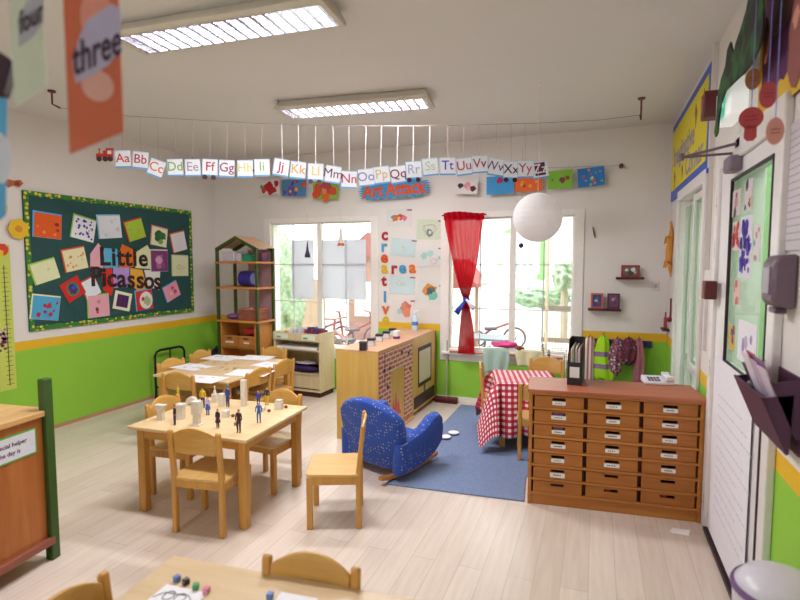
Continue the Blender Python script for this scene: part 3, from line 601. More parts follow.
# dangling ornaments in the windows
def dangler(x, ytop, ybot, yplane, name, label, cat, fn):
    a = P(x, ytop, 1, yplane); c = P(x, ybot, 1, yplane); t = thing(name, label, cat, T(*c)); fn(t, a.z-c.z)
    return t
def spindle(body, tip):
    def f(t, h):
        MB(flat(body, .5)).lathe([(.002, h*.95), (.012, h*.6), (.016, h*.4), (.034, h*.12), (.034, 0)], 14).build('bell', t)
        MB(flat(tip, .5)).tube([(0, 0, h*.9), (0, 0, h*.9+.35)], .0015, 5).build('string', t)
    return f
dangler(307.5, 240, 257.5, YB-.06, 'hanging_ornament', 'dark purple cone ornament dangling in the left window', 'ornament', spindle('#2f1f4a', '#bbb0b8'))
dangler(341, 226, 246, YB-.06, 'hanging_ornament', 'white cone ornament with an orange base dangling in the left window', 'ornament', lambda t, h: (MB(flat('#ddd2cc', .5)).lathe([(.004, h*.98), (.018, h*.8), (.028, h*.2), (.03, h*.14)], 14).build('cone', t), MB(flat('#dd6a3a', .5)).lathe([(.04, h*.13), (.04, 0)], 14).build('orange_base', t), MB(flat('#bbb0b8', .5)).tube([(0, 0, h*.95), (0, 0, h+.2)], .0015, 5).build('string', t)))
dangler(521, 243, 248, 4.9, 'hanging_ornament', 'small dark ball dangling below the paper lantern', 'ornament', lambda t, h: (MB(flat('#241a3a', .3)).ball((0, 0, .022), .024).build('ball', t), MB(flat('#8a8088', .5)).tube([(0, 0, .04), (0, 0, .9)], .0012, 5).build('string', t)))
t = thing('hanging_peg', 'thin dark peg on the wall right of the window', 'peg', WB(594, 233, .004))
MB(flat('#5a2a34', .5)).tube([(-.012, .06, .008), (0, 0, .012), (.012, -.05, .01)], [.004, .007, .004], 6).build('peg', t)
MB(METAL).tube([(-.01, .058, 0), (-.01, .058, .015)], .003, 6).build('nail', t)
# tracing paper on window 1
TR = sheer('tracing_paper', '#cac8ce', .13, transl=.7)
def wsheet(x0, x1, y0, y1, lab):
    a = P(x0, y0, 1, YB+.04); c = P(x1, y1, 1, YB+.04)
    tag(MB(TR).box(a.x, c.x, YB+.042, YB+.043, c.z, a.z).build('tracing_sheet', smooth=False), lab, 'paper sheet', 'tracing paper on the left window')
wsheet(291, 314.5, 240, 299, 'pale grey translucent sheet stuck on the left pane of the left window')
wsheet(321, 366, 240, 300, 'pale grey translucent sheet stuck on the right pane of the left window')

# ================================================================== FURNITURE
SEATM = wood('#dcb676', '#d0a460', 1, .3); LEGM = wood('#d39f52', '#c48d40', 2, .4); BACKM = wood('#d3a556', '#c7964a', 0, .3)
def make_chair(X, label, group):
    t = thing('child_chair', label, 'chair', X, group)
    hs = .33; b = MB(SEATM)
    pts = []
    for (cx, cy, a0) in ((.135, .125, 0), (-.135, .125, 90), (-.145, -.13, 180), (.145, -.13, 270)):
        for k in range(5): a = radians(a0+k*22.5); pts.append((cx+.03*cos(a), cy+.03*sin(a)))
    b.prism(pts, hs-.018, hs); b.build('seat', t, bev=.004)
    for s in (-1, 1):
        x = s*.150
        MB(LEGM).box(x-.017, x+.017, .115, .150, 0, hs-.018).build('leg', t, bev=.005)
        # rear leg rises into the back post, leaning backwards
        pr = [(-.135, 0), (-.168, 0), (-.166, hs), (-.190, .60), (-.181, .612), (-.166, .605), (-.135, hs)]
        MB(LEGM).prism([(p[0], p[1]) for p in pr], x-.015 if s < 0 else x-.015, x+.015, 0, Matrix(((0, 0, 1, 0), (1, 0, 0, 0), (0, 1, 0, 0), (0, 0, 0, 1)))).build('leg', t, bev=.006)
    b = MB(LEGM).box(-.135, .135, .122, .140, hs-.06, hs-.018)
    b.box(-.135, .135, -.160, -.142, hs-.06, hs-.018)
    for s in (-1, 1): b.box(s*.158-.008, s*.158+.008, -.14, .12, hs-.065, hs-.018)
    b.build('seat_rail', t, bev=.003)
    def fn(u, v):
        x = (u-.5)*.272; z0 = .475; z1 = .585+.045*(1-(2*u-1)**2); z = z0+(z1-z0)*v
        y = -.163-(z-.45)*.10-.016*(1-(2*u-1)**2)
        return (x, y, z)
    bb = MB(BACKM).grid(fn, 12, 5); bb.build('backrest', t, solid=.014, bev=.003)
    return t
def place(x, y, a): return T(x, y, 0) @ RZ(radians(a))
GC1 = 'chairs at the table of toy figures'; GC2 = 'chairs at the table covered in papers'; GC3 = 'chairs at the foreground table'
ch = make_chair(place(-2.10, 2.42, 8), 'wooden child chair seen from behind at the near side of the toy figure table', GC1)
dup(ch, place(-2.60, 2.74, -84), 'wooden child chair tucked under the left side of the toy figure table', GC1)
dup(ch, place(-2.12, 3.0, 176), 'wooden child chair on the far side of the toy figure table', GC1)
dup(ch, place(-1.46, 2.74, 113), 'lone wooden child chair standing apart in front of the blue rocking armchair', 'child chairs')
dup(ch, place(-3.62, 3.83, -92), 'wooden child chair at the left side of the paper covered table, nearer the camera', GC2)
dup(ch, place(-3.70, 4.33, -86), 'wooden child chair at the left side of the paper covered table, nearer the shelf', GC2)
dup(ch, place(-3.28, 4.60, 178), 'wooden child chair at the far end of the paper covered table', GC2)
dup(ch, place(-3.28, 3.55, 3), 'wooden child chair at the near end of the paper covered table, back to the camera', GC2)
dup(ch, place(-2.92, 3.78, 86), 'wooden child chair at the right side of the paper covered table, nearer the camera', GC2)
dup(ch, place(-2.94, 4.20, 88), 'wooden child chair at the right side of the paper covered table, nearer the cart', GC2)
dup(ch, place(-.80, 1.20, 187), 'wooden child chair on the far side of the foreground table', GC3)
dup(ch, place(-1.19, .97, -84), 'wooden child chair with only its back top showing at the bottom left', GC3)
dup(ch, T(0, 0, .011) @ place(-.40, 4.20, 8), 'wooden child chair in front of the checked tablecloth, half hidden by the drawer chest', 'chairs at the checked table')
dup(ch, T(0, 0, .011) @ place(-.79, 4.68, -80), 'wooden child chair at the far left of the checked table', 'chairs at the checked table')
dup(ch, T(0, 0, .011) @ place(-.42, 4.95, 182), 'wooden child chair behind the checked table under a wire rack', 'chairs at the checked table')

def table(name, corner, ux, L, W, h, label, legm=CW, top=TOPW, apron=.06, leg=.052, group=None):
    X = T(*corner) @ RZ(ux)      # corner = near left, X along length
    t = thing(name, label, 'table', X, group)
    MB(top, CWx).box(0, L, 0, W, h-.022, h, 0).build('tabletop', t, bev=.006)
    i = .035 if L < 1 else .03
    b = MB(CWx).box(i+.05, L-i-.05, i+.008, i+.028, h-.022-apron, h-.022).box(i+.05, L-i-.05, W-i-.028, W-i-.008, h-.022-apron, h-.022)
    b.box(i+.008, i+.028, i+.05, W-i-.05, h-.022-apron, h-.022).box(L-i-.028, L-i-.008, i+.05, W-i-.05, h-.022-apron, h-.022); b.build('apron', t)
    for x in (i, L-i-leg):
        for y in (i, W-i-leg): MB(legm).box(x, x+leg, y, y+leg, 0, h-.022).build('leg', t, bev=.008)
    return t, X
H1 = .55
t1, X1 = table('play_table', (-2.665, 2.325, 0), radians(3), .845, .73, H1, 'light wooden children table with toy figures and blocks on it', LEGM)
t2, X2 = table('play_table', (-3.68, 3.50, 0), radians(0), .82, 1.04, H1, 'light wooden children table covered in white papers, farther back', LEGM)
t3, X3 = table('play_table', (-1.27, .61, 0), radians(5), 1.25, .72, H1, 'pale wooden table at the bottom edge of the photo with dice on it', LEGM, wood('#dcc29c', '#d2b58b', 0, .35))
# papers on table 2
k = 0
for x, y, w, d, r, lab in [(203, 379, .36, .25, 4, 'white paper at the near left of the paper covered table'), (192, 367, .34, .25, -6, 'white paper at the left middle of the paper covered table'), (250, 373, .38, .26, 12, 'white paper at the near right of the paper covered table'), (222, 358, .36, .26, 0, 'white paper at the far left of the paper covered table'), (256, 358, .34, .25, 6, 'white paper at the far middle of the paper covered table'), (270, 365, .30, .24, -4, 'white paper at the right of the paper covered table')]:
    p = P(x, y, 2, H1); X = T(p.x, p.y, H1+.001+k*.0004) @ RZ(radians(r)); k += 1
    b = MB(flat('#eceaf0', .8)).box(-w/2, w/2, -d/2, d/2, 0, .0004)
    for q in range(6): b.prism(blob(random.uniform(-w*.3, w*.3), random.uniform(-d*.3, d*.3), random.uniform(.008, .02), 8), .0003, .0007, random.choice([flat('#d9cfc0', .8), flat('#c8b894', .8), flat('#d8c9b8', .8)]))
    tag(b.build('drawing_paper', None, X, smooth=False), lab, 'paper', 'papers on the far table')
b = MB(flat('#d9cba0', .8))
for q in range(34): b.prism(blob(random.uniform(-.26, .24), random.uniform(-.2, .2), random.uniform(.008, .022), 5, .4), .0, .0012+random.random()*.001, random.choice([flat('#d9cba0', .8), flat('#e4dfd2', .8), flat('#c9b07a', .8)]))
tag(b.build('paper_scraps', None, T(-3.30, 4.0, H1+.004), smooth=False), 'scattered cream paper scraps in the middle of the far table', 'paper scraps', None, 'stuff')
# foreground table things
for x, y, c, lab in [(177, 579, '#5a78b8', 'blue die in the row on the foreground table'), (186, 582, '#2a1526', 'black die in the row on the foreground table'), (196, 587, '#2f9a5f', 'green die in the row on the foreground table'), (206.5, 590.5, '#dd8aa5', 'pink die ending the row on the foreground table'), (270, 596, '#5f86cf', 'lone blue die beside the second sheet')]:
    p = P(x, y+2, 2, H1); b = MB(flat(c, .35)); b.box(-.0085, .0085, -.0085, .0085, 0, .017); s = b
    dm = flat('#f0eef0' if c != '#dd8aa5' else '#a04a64', .4)
    for (u, v) in ((-.004, -.004), (.004, .004), (0, 0)): s.lathe([(.0013, .0168), (.0013, .0172)], 6, dm, T(u, v, 0)); s.lathe([(.0013, .0083), (.0013, .0087)], 6, dm, T(0, 0, .0085) @ RX(pi/2) @ T(u, v, 0))
    tag(s.build('die', None, T(p.x, p.y, H1) @ RZ(random.uniform(-.4, .6)), smooth=False), lab, 'die', 'dice on the foreground table')
def fsheet(x, y, w, d, r, txt, lab):
    p = P(x, y, 2, H1); b = MB(flat('#eeedf2', .8)).box(-w/2, w/2, -d/2, d/2, 0, .0006)
    if txt:
        for cx in (-.028, .012): b.tube([(cx+.016*cos(a*pi/8), .02+.02*sin(a*pi/8), .0012) for a in range(17)], .0016, 4, flat('#3a3440', .6))
        b.tube([(-.07, .0, .0012), (-.05, .03, .0012), (-.035, .03, .0012), (.03, .036, .0012), (.05, .02, .0012)], .0012, 4, flat('#3a3440', .6))
    tag(b.build('worksheet', None, T(p.x, p.y, H1+.0005) @ RZ(radians(r)), smooth=False), lab, 'paper', 'worksheets on the foreground table')
fsheet(172, 602, .15, .13, 4, True, 'white worksheet with looped writing by the row of dice')
fsheet(292, 606, .12, .10, 6, False, 'blank white sheet right of the lone blue die')

# ------------------------------------------------------------------ toy figures (one skinned body each)
def figure(x, y, h, top, trs, skin='#c98f70', hair='#3a2418', rot=0, skirt=False, cap=None, bag=False, label='', shoes='#241a20'):
    p = P(x, y, 2, H1)
    V = [(0, 0, .50), (0, 0, .62), (0, 0, .76), (0, 0, .83), (0, 0, .885), (0, 0, .95),
         (.055, 0, .47), (.06, .01, .26), (.06, 0, .05), (.065, .05, .02), (-.055, 0, .47), (-.06, .01, .26), (-.06, 0, .05), (-.065, .05, .02),
         (.10, 0, .765), (.135, 0, .62), (.13, .03, .47), (-.10, 0, .765), (-.135, 0, .62), (-.13, .03, .47)]
    Ed = [(0, 1), (1, 2), (2, 3), (3, 4), (4, 5), (0, 6), (6, 7), (7, 8), (8, 9), (0, 10), (10, 11), (11, 12), (12, 13), (2, 14), (14, 15), (15, 16), (2, 17), (17, 18), (18, 19)]
    Rr = [.075, .07, .078, .03, .055, .045, .05, .04, .03, .025, .05, .04, .03, .025, .036, .03, .022, .036, .03, .022]
    me = bpy.data.meshes.new('f'); me.from_pydata([(a*h, b*h, c*h) for a, b, c in V], Ed, []); o = bpy.data.objects.new('f', me); COL.objects.link(o)
    sk = o.modifiers.new('s', 'SKIN'); 
    for i, r in enumerate(Rr): me.skin_vertices[0].data[i].radius = (r*h, r*h*(.8 if i < 3 else 1))
    me.skin_vertices[0].data[0].use_root = True
    sb = o.modifiers.new('u', 'SUBSURF'); sb.levels = 1
    dg = bpy.context.evaluated_depsgraph_get(); dg.update(); m2 = bpy.data.meshes.new_from_object(o.evaluated_get(dg)); bpy.data.objects.remove(o)
    b = MB(flat(top, .5), flat(trs, .5), flat(skin, .5), flat(hair, .5), flat(shoes, .5))
    b.add([v.co for v in m2.vertices], [tuple(q.vertices) for q in m2.polygons])
    for i, f in enumerate(b.f):
        c = sum((Vector(b.v[j]) for j in f), Vector())/len(f); z = c.z/h
        if z > .915 or (z > .86 and c.y < -.012*h): m = 3
        elif z > .81: m = 2
        elif z > .50 and not (abs(c.x)/h > .1 and z < .53): m = 0
        elif abs(c.x)/h > .1 and z > .40: m = 2 if z < .53 else 0
        elif z > .06: m = 1
        else: m = 4
        b.m[i] = m
    t = thing('toy_figure', label, 'toy figure', T(p.x, p.y, H1) @ RZ(radians(rot)), 'toy figures on the table')
    b.build('body', t)
    if skirt: MB(flat(trs, .6)).lathe([(.07*h, .56*h), (.11*h, .40*h), (.13*h, .28*h), (.02*h, .29*h)], 14).build('skirt', t)
    if cap: MB(flat(cap, .5)).lathe([(.055*h, .925*h), (.07*h, .965*h), (.05*h, .995*h), (.001, h)], 12).box(-.04*h, .04*h, .03*h, .085*h, .925*h, .935*h).build('cap', t)
    if bag:
        MB(flat('#b59a7a', .6)).box(.11*h, .19*h, -.02*h, .06*h, .28*h, .42*h).tube([(.15*h, -.01*h, .42*h), (.15*h, .02*h, .475*h), (.15*h, .05*h, .42*h)], .006*h, 5).build('bag', t, bev=.002)
figure(178, 401, .12, '#d8c21f', '#3a3a5a', rot=160, label='toy figure in a yellow top behind the small block at the left', hair='#b89a6a')
figure(175, 425, .135, '#2f2048', '#3a2a5a', rot=150, label='toy figure in dark purple at the near left of the table', hair='#2a1420')
figure(203, 408, .15, '#d8b81f', '#2a2a78', rot=190, label='toy figure in yellow top and navy trousers next to the woman in a blue skirt', hair='#5a3424')
figure(208, 415, .135, '#c8bcd4', '#3f58b0', rot=180, skirt=True, label='toy woman in lilac top and blue skirt', hair='#6a3a34')
figure(228, 407, .155, '#2a4a9a', '#2a3474', rot=170, cap='#2f8a9a', label='toy police officer in blue uniform and cap at the middle of the table')
figure(218, 428, .125, '#2a1830', '#3a2034', rot=170, skirt=True, shoes='#c0a07a', label='toy woman in a dark skirt at the front middle of the table', hair='#5a2a2a')
figure(239, 433, .15, '#35182c', '#3f2038', rot=180, bag=True, label='toy man in a dark suit carrying bags at the near edge', hair='#2a1420')
figure(259, 423, .14, '#2f6ac0', '#2f68b8', rot=200, label='toy figure all in bright blue at the right of the table', hair='#c0b8b0')
figure(258.5, 407, .125, '#2a3f9a', '#2a3a80', rot=190, label='toy figure in royal blue just behind the bright blue one', hair='#7a5a4a')
figure(267, 405, .135, '#1f3444', '#d0b820', rot=190, label='toy figure in navy top and yellow trousers', hair='#2a2424')
GB = 'toy blocks on the table'; BLK = flat('#d8d0c4', .6); BLK2 = flat('#e0d8cc', .6)
def block(x, y, fn, label, name='toy_block', cat='toy block'):
    p = P(x, y, 2, H1); tag(fn(MB(BLK)).build(name, None, T(p.x, p.y, H1) @ RZ(radians(12)), bev=.0015), label, cat, GB)
def S(px, y=410): return px*.0056
block(161, 420, lambda b: b.box(-.017, .017, -.017, .017, 0, .06).prism([(-.017, .06), (.017, .06), (.036, .10), (-.036, .10)], -.02, .02, 0, Matrix(((1, 0, 0, 0), (0, 0, 1, 0), (0, 1, 0, 0), (0, 0, 0, 1)))), 'grey white block with a flared top at the left of the table')
block(181, 419, lambda b: b.box(-.022, .022, -.02, .02, 0, .085).box(-.026, .026, -.024, .024, .085, .10), 'square pale block behind the dark purple figure')
def arch(b):
    pts = [(-.04, 0), (-.04, .02)]+[(-.04*cos(a*pi/10), .02+.04*sin(a*pi/10)) for a in range(1, 10)]+[(.04, .02), (.04, 0), (.02, 0)]+[(.02*cos(a*pi/8), .0+.02*sin(a*pi/8)) for a in range(1, 8)]+[(-.02, 0)]
    return b.prism(pts, -.015, .015, 0, Matrix(((1, 0, 0, 0), (0, 0, 1, 0), (0, 1, 0, 0), (0, 0, 0, 1))))
block(192, 405, arch, 'white arch shaped block behind the tall column')
block(197, 425, lambda b: b.box(-.032, .032, -.026, .026, 0, .008).box(-.018, .018, -.018, .018, .008, .07).box(-.025, .025, -.024, .024, .07, .15), 'tall pale column block on a flat base at the near left')
block(215, 402, lambda b: b.box(-.018, .018, -.018, .018, 0, .06).lathe([(.012, .06), (.008, .085), (.004, .09), (.004, .105), (.008, .11), (.002, .118)], 12), 'pale block topped by a slim peg')
block(222, 406, lambda b: b.box(-.02, .02, -.018, .018, 0, .088), 'plain upright pale block left of the police officer')
block(244, 406, lambda b: b.box(-.017, .017, -.017, .017, 0, .185), 'tallest slender pale block standing behind the others')
block(226, 417, lambda b: b.box(-.019, .019, -.019, .019, 0, .045), 'small pale cube block in front of the police officer')
block(279, 409, lambda b: b.box(-.025, .025, -.022, .022, 0, .05).box(-.02, .02, -.018, .018, .05, .065), 'pale block house shape at the right edge of the table')
block(262, 411, lambda b: b.box(-.02, .02, -.02, .02, 0, .028), 'low pale block beside the blue figures')
for x, y, lab in [(269, 412, 'small brown toy bead between the pale blocks'), (286, 408, 'small brown toy bead at the right edge of the table'), (233, 417, 'small brown toy bead beside the small cube block')]:
    p = P(x, y, 2, H1); tag(MB(flat('#8a3a2a', .4)).ball((0, 0, .010), .0125, sz=.8).build('toy_bead', None, T(*p)), lab, 'bead', 'brown beads on the table')

# ------------------------------------------------------------------ drawer chest
A0 = Vector((-.38, 3.325, 0)); ang = math.atan2(3.425-3.325, .62+.38); L = 1.0; DH = .75; DD = .37
X = T(*A0) @ RZ(ang)
t = thing('drawer_chest', 'wide wooden chest of 21 small labelled drawers by the right wall', 'drawer chest', X)
DM = wood('#bd7d38', '#a9662a', 0, .4, 7); DF = wood('#b4702f', '#a06024', 0, .4, 9); DARKW = flat('#4a1f18', .6)
MB(TOPRED, DM).box(-.008, L+.008, -.012, DD, DH-.022, DH, 0).build('top', t, bev=.003)
b = MB(DM)
b.box(0, .022, 0, DD, 0, DH-.022).box(L-.022, L, 0, DD, 0, DH-.022).box(.022, L-.022, DD-.012, DD, .03, DH-.022).box(.022, L-.022, .008, DD-.02, .0, .068)
for k in range(8):
    z = .068+k*(DH-.022-.068-.016)/7; b.box(.022, L-.022, .0, DD-.02, z, z+.016)
cw = (L-.044)/3
for k in (1, 2): b.box(.022+k*cw-.006, .022+k*cw+.006, .03, DD-.02, .08, DH-.03, DARKW)
b.build('carcass', t, bev=.002)
zs = [.068+k*(DH-.022-.068-.016)/7 for k in range(8)]
for c in range(3):
    for r in range(7):
        z0 = zs[6-r]+.018; z1 = zs[7-r]-.004; x0 = .022+c*cw+.012; x1 = .022+(c+1)*cw-.012; xm = (x0+x1)/2-.0; zc = (z0+z1)/2; out = .006*((c*7+r*3) % 3)/2
        y = .004+out; b = MB(DF, DARKW); zt = z1-.010; zh = zt-.018
        hx = .040
        b.box(x0, x1, y, y+.012, z0, zh, 0).box(x0, xm-hx, y, y+.012, zh, zt).box(xm+hx, x1, y, y+.012, zh, zt).box(x0, x1, y, y+.012, zt, z1)
        b.box(x0, x0+.008, y+.012, DD-.03, z0, z1-.006).box(x1-.008, x1, y+.012, DD-.03, z0, z1-.006).box(x0, x1, y+.012, DD-.03, z0, z0+.006).box(x0+.01, x1-.01, y+.10, y+.11, z0+.006, z1-.01, 1)
        d = b.build('drawer', t, smooth=False)
        if (c == 0 and r in (1, 2)) or r == 6 and c > 0 or (c == 0 and r == 6):
            MB(flat({0: '#8a6aa8', 1: '#a8412a', 2: '#b83a2a'}[c] if r != 6 or c else '#4a2a5a', .6)).box(xm-.03, xm+(.03 if c == 0 else .0), y+.02, y+.05, z0+.01, zt-.004).build('drawer_contents', d)
        if not (r >= 5 and c > 0) and not (r == 6):
            lx = .040+.005*((c+r) % 2); lz = zh-.002; b = MB(flat('#e2e4e2', .5))
            hgt = .024 if not (r == 5 and c == 0) else .03
            b.box(xm-lx, xm+lx, y-.0015, y, lz-hgt, lz)
            n = 4+(c*5+r) % 4; wx = .9*lx
            for q in range(n): xx = xm-wx*.6+q*wx*1.2/n; b.box(xx, xx+wx*.14, y-.002, y-.0014, lz-hgt*.62, lz-hgt*(.38 if q % 2 else .30), flat('#4a4458', .6))
            b.build('name_label', d, smooth=False)
# magazine file
p = P(574, 386, 2, DH); X = T(p.x, p.y+.02, DH) @ RZ(ang-.15)
t = thing('magazine_file', 'black magazine file full of documents standing on the drawer chest', 'magazine file', X)
b = MB(BLACK); YZ = Matrix(((0, 0, 1, 0), (1, 0, 0, 0), (0, 1, 0, 0), (0, 0, 0, 1)))
side = [(0, 0), (.24, 0), (.24, .29), (.09, .29), (0, .15)]
b.prism(side, -.045, -.042, 0, YZ).prism(side, .042, .045, 0, YZ).box(-.045, .045, 0, .003, 0, .15).box(-.045, .045, .237, .24, 0, .29).box(-.045, .045, 0, .24, 0, .003)
b.box(-.030, .030, -.0015, 0, .05, .12, flat('#dfe2e0', .6)).build('holder', t)
cs = ['#7a3a44', '#d9d2cc', '#c8bfa8', '#5a7a4a', '#d0c8c8', '#a8a0a8', '#e0dcd8', '#8a4a54']
for q, cc in enumerate(cs):
    x = -.036+q*.0095; hgt = .22+.04*((q*7) % 5)/5; MB(flat(cc, .7)).box(x, x+.007, .012+.004*(q % 3), .23, .004, hgt).build('document', t)
# telephone / fax
p = P(655, 383, 2, DH); X = T(p.x+.015, p.y, DH) @ RZ(ang+.05) @ Matrix.Scale(.9, 4)
t = thing('telephone', 'white desk telephone lying on the drawer chest', 'telephone', X)
MB(flat('#d9d6dc', .4)).prism([(-.065, 0), (.075, 0), (.075, .045), (-.065, .02)], -.10, .10, 0, YZ).build('base', t, bev=.006)
MB(flat('#e6e3e8', .35)).box(.045, .088, -.06, .07, .040, .062).box(.040, .095, -.07, -.03, .03, .066).box(.040, .095, .04, .08, .045, .072).build('handset', t, bev=.008)
b = MB(flat('#6a5a78', .5))
for i in range(4):
    for j in range(3): b.box(-.07+i*.022, -.056+i*.022, -.045+j*.028, -.03+j*.028, .026+.0*(j)+j*.005, .031+j*.005)
b.build('keypad', t)

# ------------------------------------------------------------------ play cabinets (fireplace + oven)
BRICKM = brickmat('painted_bricks', '#cf5a3c', '#c2735a', '#ddd2c6', .105, .042, .007, 1, 'YZX', .6)
CABM = wood('#dcb463', '#d0a552', 2, .35, 6); CTOP = wood('#d9a884', '#cc9a74', 1, .35)
cx0, cx1, cy0, cym, cy1, CHt = -2.10, -1.70, 3.99, 4.80, 5.53, .80
X = T(cx0, cy0, 0) @ RZ(radians(-1.5)); w = cx1-cx0; l = cym-cy0
t = thing('fireplace_cabinet', 'wooden play cabinet with a painted brick fireplace front, nearer the camera', 'play cabinet', X)
MB(CTOP).box(0, w, 0, l, CHt-.018, CHt).build('top', t, bev=.002)
b = MB(CABM).box(0, w, 0, .018, 0, CHt-.018).box(0, w, l-.018, l, 0, CHt-.018).box(0, .012, .018, l-.018, .02, CHt-.018).box(.012, w-.02, .018, l-.018, .03, .05); b.build('carcass', t, smooth=False)
b = MB(CABM, BRICKM); o0, o1, oz = .28, .60, .56
b.box(w-.018, w-.002, .018, l-.018, .03, CHt-.018, 0).build('front_panel', t, smooth=False)
b = MB(BRICKM).box(w-.002, w+.004, .012, .26, .05, CHt-.03).box(w-.002, w+.004, .26, .60, .58, CHt-.03).box(w-.002, w+.004, .60, l-.012, .05, CHt-.03)
b.build('brick_print', t, smooth=False)
b = MB(flat('#2f1a22', .6)).box(w+.004, w+.006, .125, .131, .50, CHt-.03)
for (y, z) in ((.10, .60), (.17, .44), (.22, .60), (.68, .66), (.72, .50), (.5, .70), (.15, .3)): b.box(w+.003, w+.005, y, y+.045, z, z+.028)
b.build('dark_brick', t, smooth=False)
MB(flat('#d9685a', .6)).prism([(.30, .14), (.33, .30), (.36, .20), (.39, .36), (.42, .22), (.45, .29), (.48, .18), (.52, .14)], w-.002, w+.001, 0, YZ).build('flame_cutout', t, smooth=False)
MB(CTOP).box(w-.004, w+.022, .0, l, 0.0, .03).build('kick_board', t)
X = T(cx0, cym+.01, 0) @ RZ(radians(-1.5)); l = cy1-cym-.01; w = .42
t = thing('oven_cabinet', 'wooden play cabinet with a framed oven window, against the back wall', 'play cabinet', X)
MB(CTOP).box(0, w, 0, l, CHt-.018, CHt).build('top', t, bev=.002)
RIM = wood('#a8582c', '#964a20', 2)
b = MB(CABM).box(0, w, 0, .02, 0, CHt-.018).box(0, .012, .02, l-.018, .0, CHt-.018).box(.012, w, .02, l-.018, .04, .06); b.box(0, w+.004, l-.022, l, 0, CHt-.018, RIM); b.build('carcass', t, smooth=False)
MB(CABM).box(w-.018, w, .02, l-.022, .06, CHt-.018).build('front_panel', t, smooth=False)
DK = flat('#331623', .5)
b = MB(DK); y0_, y1_ = .16, .56
b.box(w, w+.006, y0_, y1_, .64, .68).box(w, w+.006, y0_, y1_, .27, .31).box(w, w+.006, y0_, y0_+.012, .31, .64).box(w, w+.006, y1_-.016, y1_, .31, .64)
b.build('oven_frame', t)
MB(flat('#d9cdb4', .25)).box(w, w+.003, y0_+.012, y1_-.016, .31, .64).build('oven_window', t)
MB(DK).box(w, w+.005, .04, l-.05, .07, .19).build('base_panel', t)
MB(flat('#6a4a9a', .5)).box(w+.002, w+.008, .33, .36, .19, .27).build('door_pull', t)
# things on the cabinets
CT = CHt
def onct(x, y): return P(x, y, 2, CT)
for i, (x, y, lab) in enumerate([(363, 351.5, 'dark square pot on the play cabinet, nearest the camera'), (371, 347, 'second dark pot in the row on the play cabinet'), (379, 342.5, 'third dark pot in the row on the play cabinet'), (386, 339.5, 'fourth dark pot in the row on the play cabinet'), (392, 336.5, 'last dark pot in the row on the play cabinet')]):
    p = onct(x+.5, y-1.5); t = thing('spice_pot', lab, 'pot', T(*p) @ RZ(.2) @ Matrix.Scale(1.2, 4), 'pots in a row on the play cabinet')
    MB(flat('#2a1426', .4) if i == 0 else flat('#c8ccd4', .3)).box(-.026, .026, -.026, .026, 0, .04 if i else .052).build('pot', t, bev=.004)
    MB(flat('#2a1426', .4)).box(-.029, .029, -.029, .029, .04 if i else .052, .058 if i else .062).build('lid', t, bev=.003)
p = onct(396.5, 338.5); t = thing('storage_jar', 'white jar with a purple base standing on the play cabinet', 'jar', T(*p))
MB(flat('#6a2a72', .4)).lathe([(.034, 0), (.034, .025)], 18).build('base', t)
MB(flat('#e0dcdc', .3)).lathe([(.036, .025), (.04, .06), (.038, .075), (.03, .08)], 18).build('body', t)
p = onct(415, 330.5); t = thing('spray_bottle', 'pale blue and white plastic bottle at the back of the play cabinet', 'bottle', T(*p))
MB(flat('#c5d6ea', .25)).lathe([(.034, 0), (.036, .01), (.036, .12), (.028, .15), (.014, .17), (.014, .185)], 18).build('bottle_body', t)
MB(flat('#4a7ac8', .4)).lathe([(.0365, .06), (.0365, .10)], 18).prism(blob(0, 0, .01, 8), .18, .2).build('blue_band', t)
MB(flat('#dfe4ee', .4)).lathe([(.017, .18), (.017, .20), (.010, .205)], 14).box(-.01, .04, -.01, .01, .205, .222).build('cap', t, bev=.003)

# ------------------------------------------------------------------ broom
p = P(424, 398, 2, 0); t = thing('broom', 'brown floor broom leaning on the back wall beside the play cabinet', 'broom', T(-1.52, 5.47, 0) @ Matrix.Scale(.85, 4))
MB(flat('#6a2a24', .5)).box(-.15, .15, -.035, .035, .035, .075).build('head', t, bev=.008)
MB(flat('#4a1a1c', .9, bump=.5)).box(-.145, .145, -.04, .04, 0, .036).build('bristles', t)
MB(flat('#a8a496', .5)).tube([(0, 0, .07), (-.02, .10, .80)], .010, 10).build('handle', t)

# ------------------------------------------------------------------ rocking armchair
m, nt, bs = nodes('blue_dotted_fabric'); tc = nt.nodes.new('ShaderNodeTexCoord'); vo = nt.nodes.new('ShaderNodeTexVoronoi'); vo.inputs['Scale'].default_value = 42; vo.inputs['Randomness'].default_value = .45
nt.links.new(tc.outputs['Object'], vo.inputs['Vector']); cr = nt.nodes.new('ShaderNodeValToRGB'); e = cr.color_ramp.elements; e[0].position = 0; e[0].color = lin('#b8bf9a'); e[1].position = .27; e[1].color = lin('#1f48a8'); ee = e.new(.20); ee.color = lin('#8a98a0')
nt.links.new(vo.outputs['Distance'], cr.inputs['Fac']); nt.links.new(cr.outputs[0], bs.inputs['Base Color']); bs.inputs['Roughness'].default_value = .85; BLUE = m
bs.inputs['Sheen Weight'].default_value = .15
X = T(-1.45, 3.58, .008) @ RZ(radians(-20)) @ Matrix.Scale(1.04, 4)
t = thing('rocking_armchair', 'blue dotted upholstered rocking armchair on wooden runners, back to the camera', 'armchair', X)
def backfn(u, v):   # rounded thick back panel as closed shell
    pass
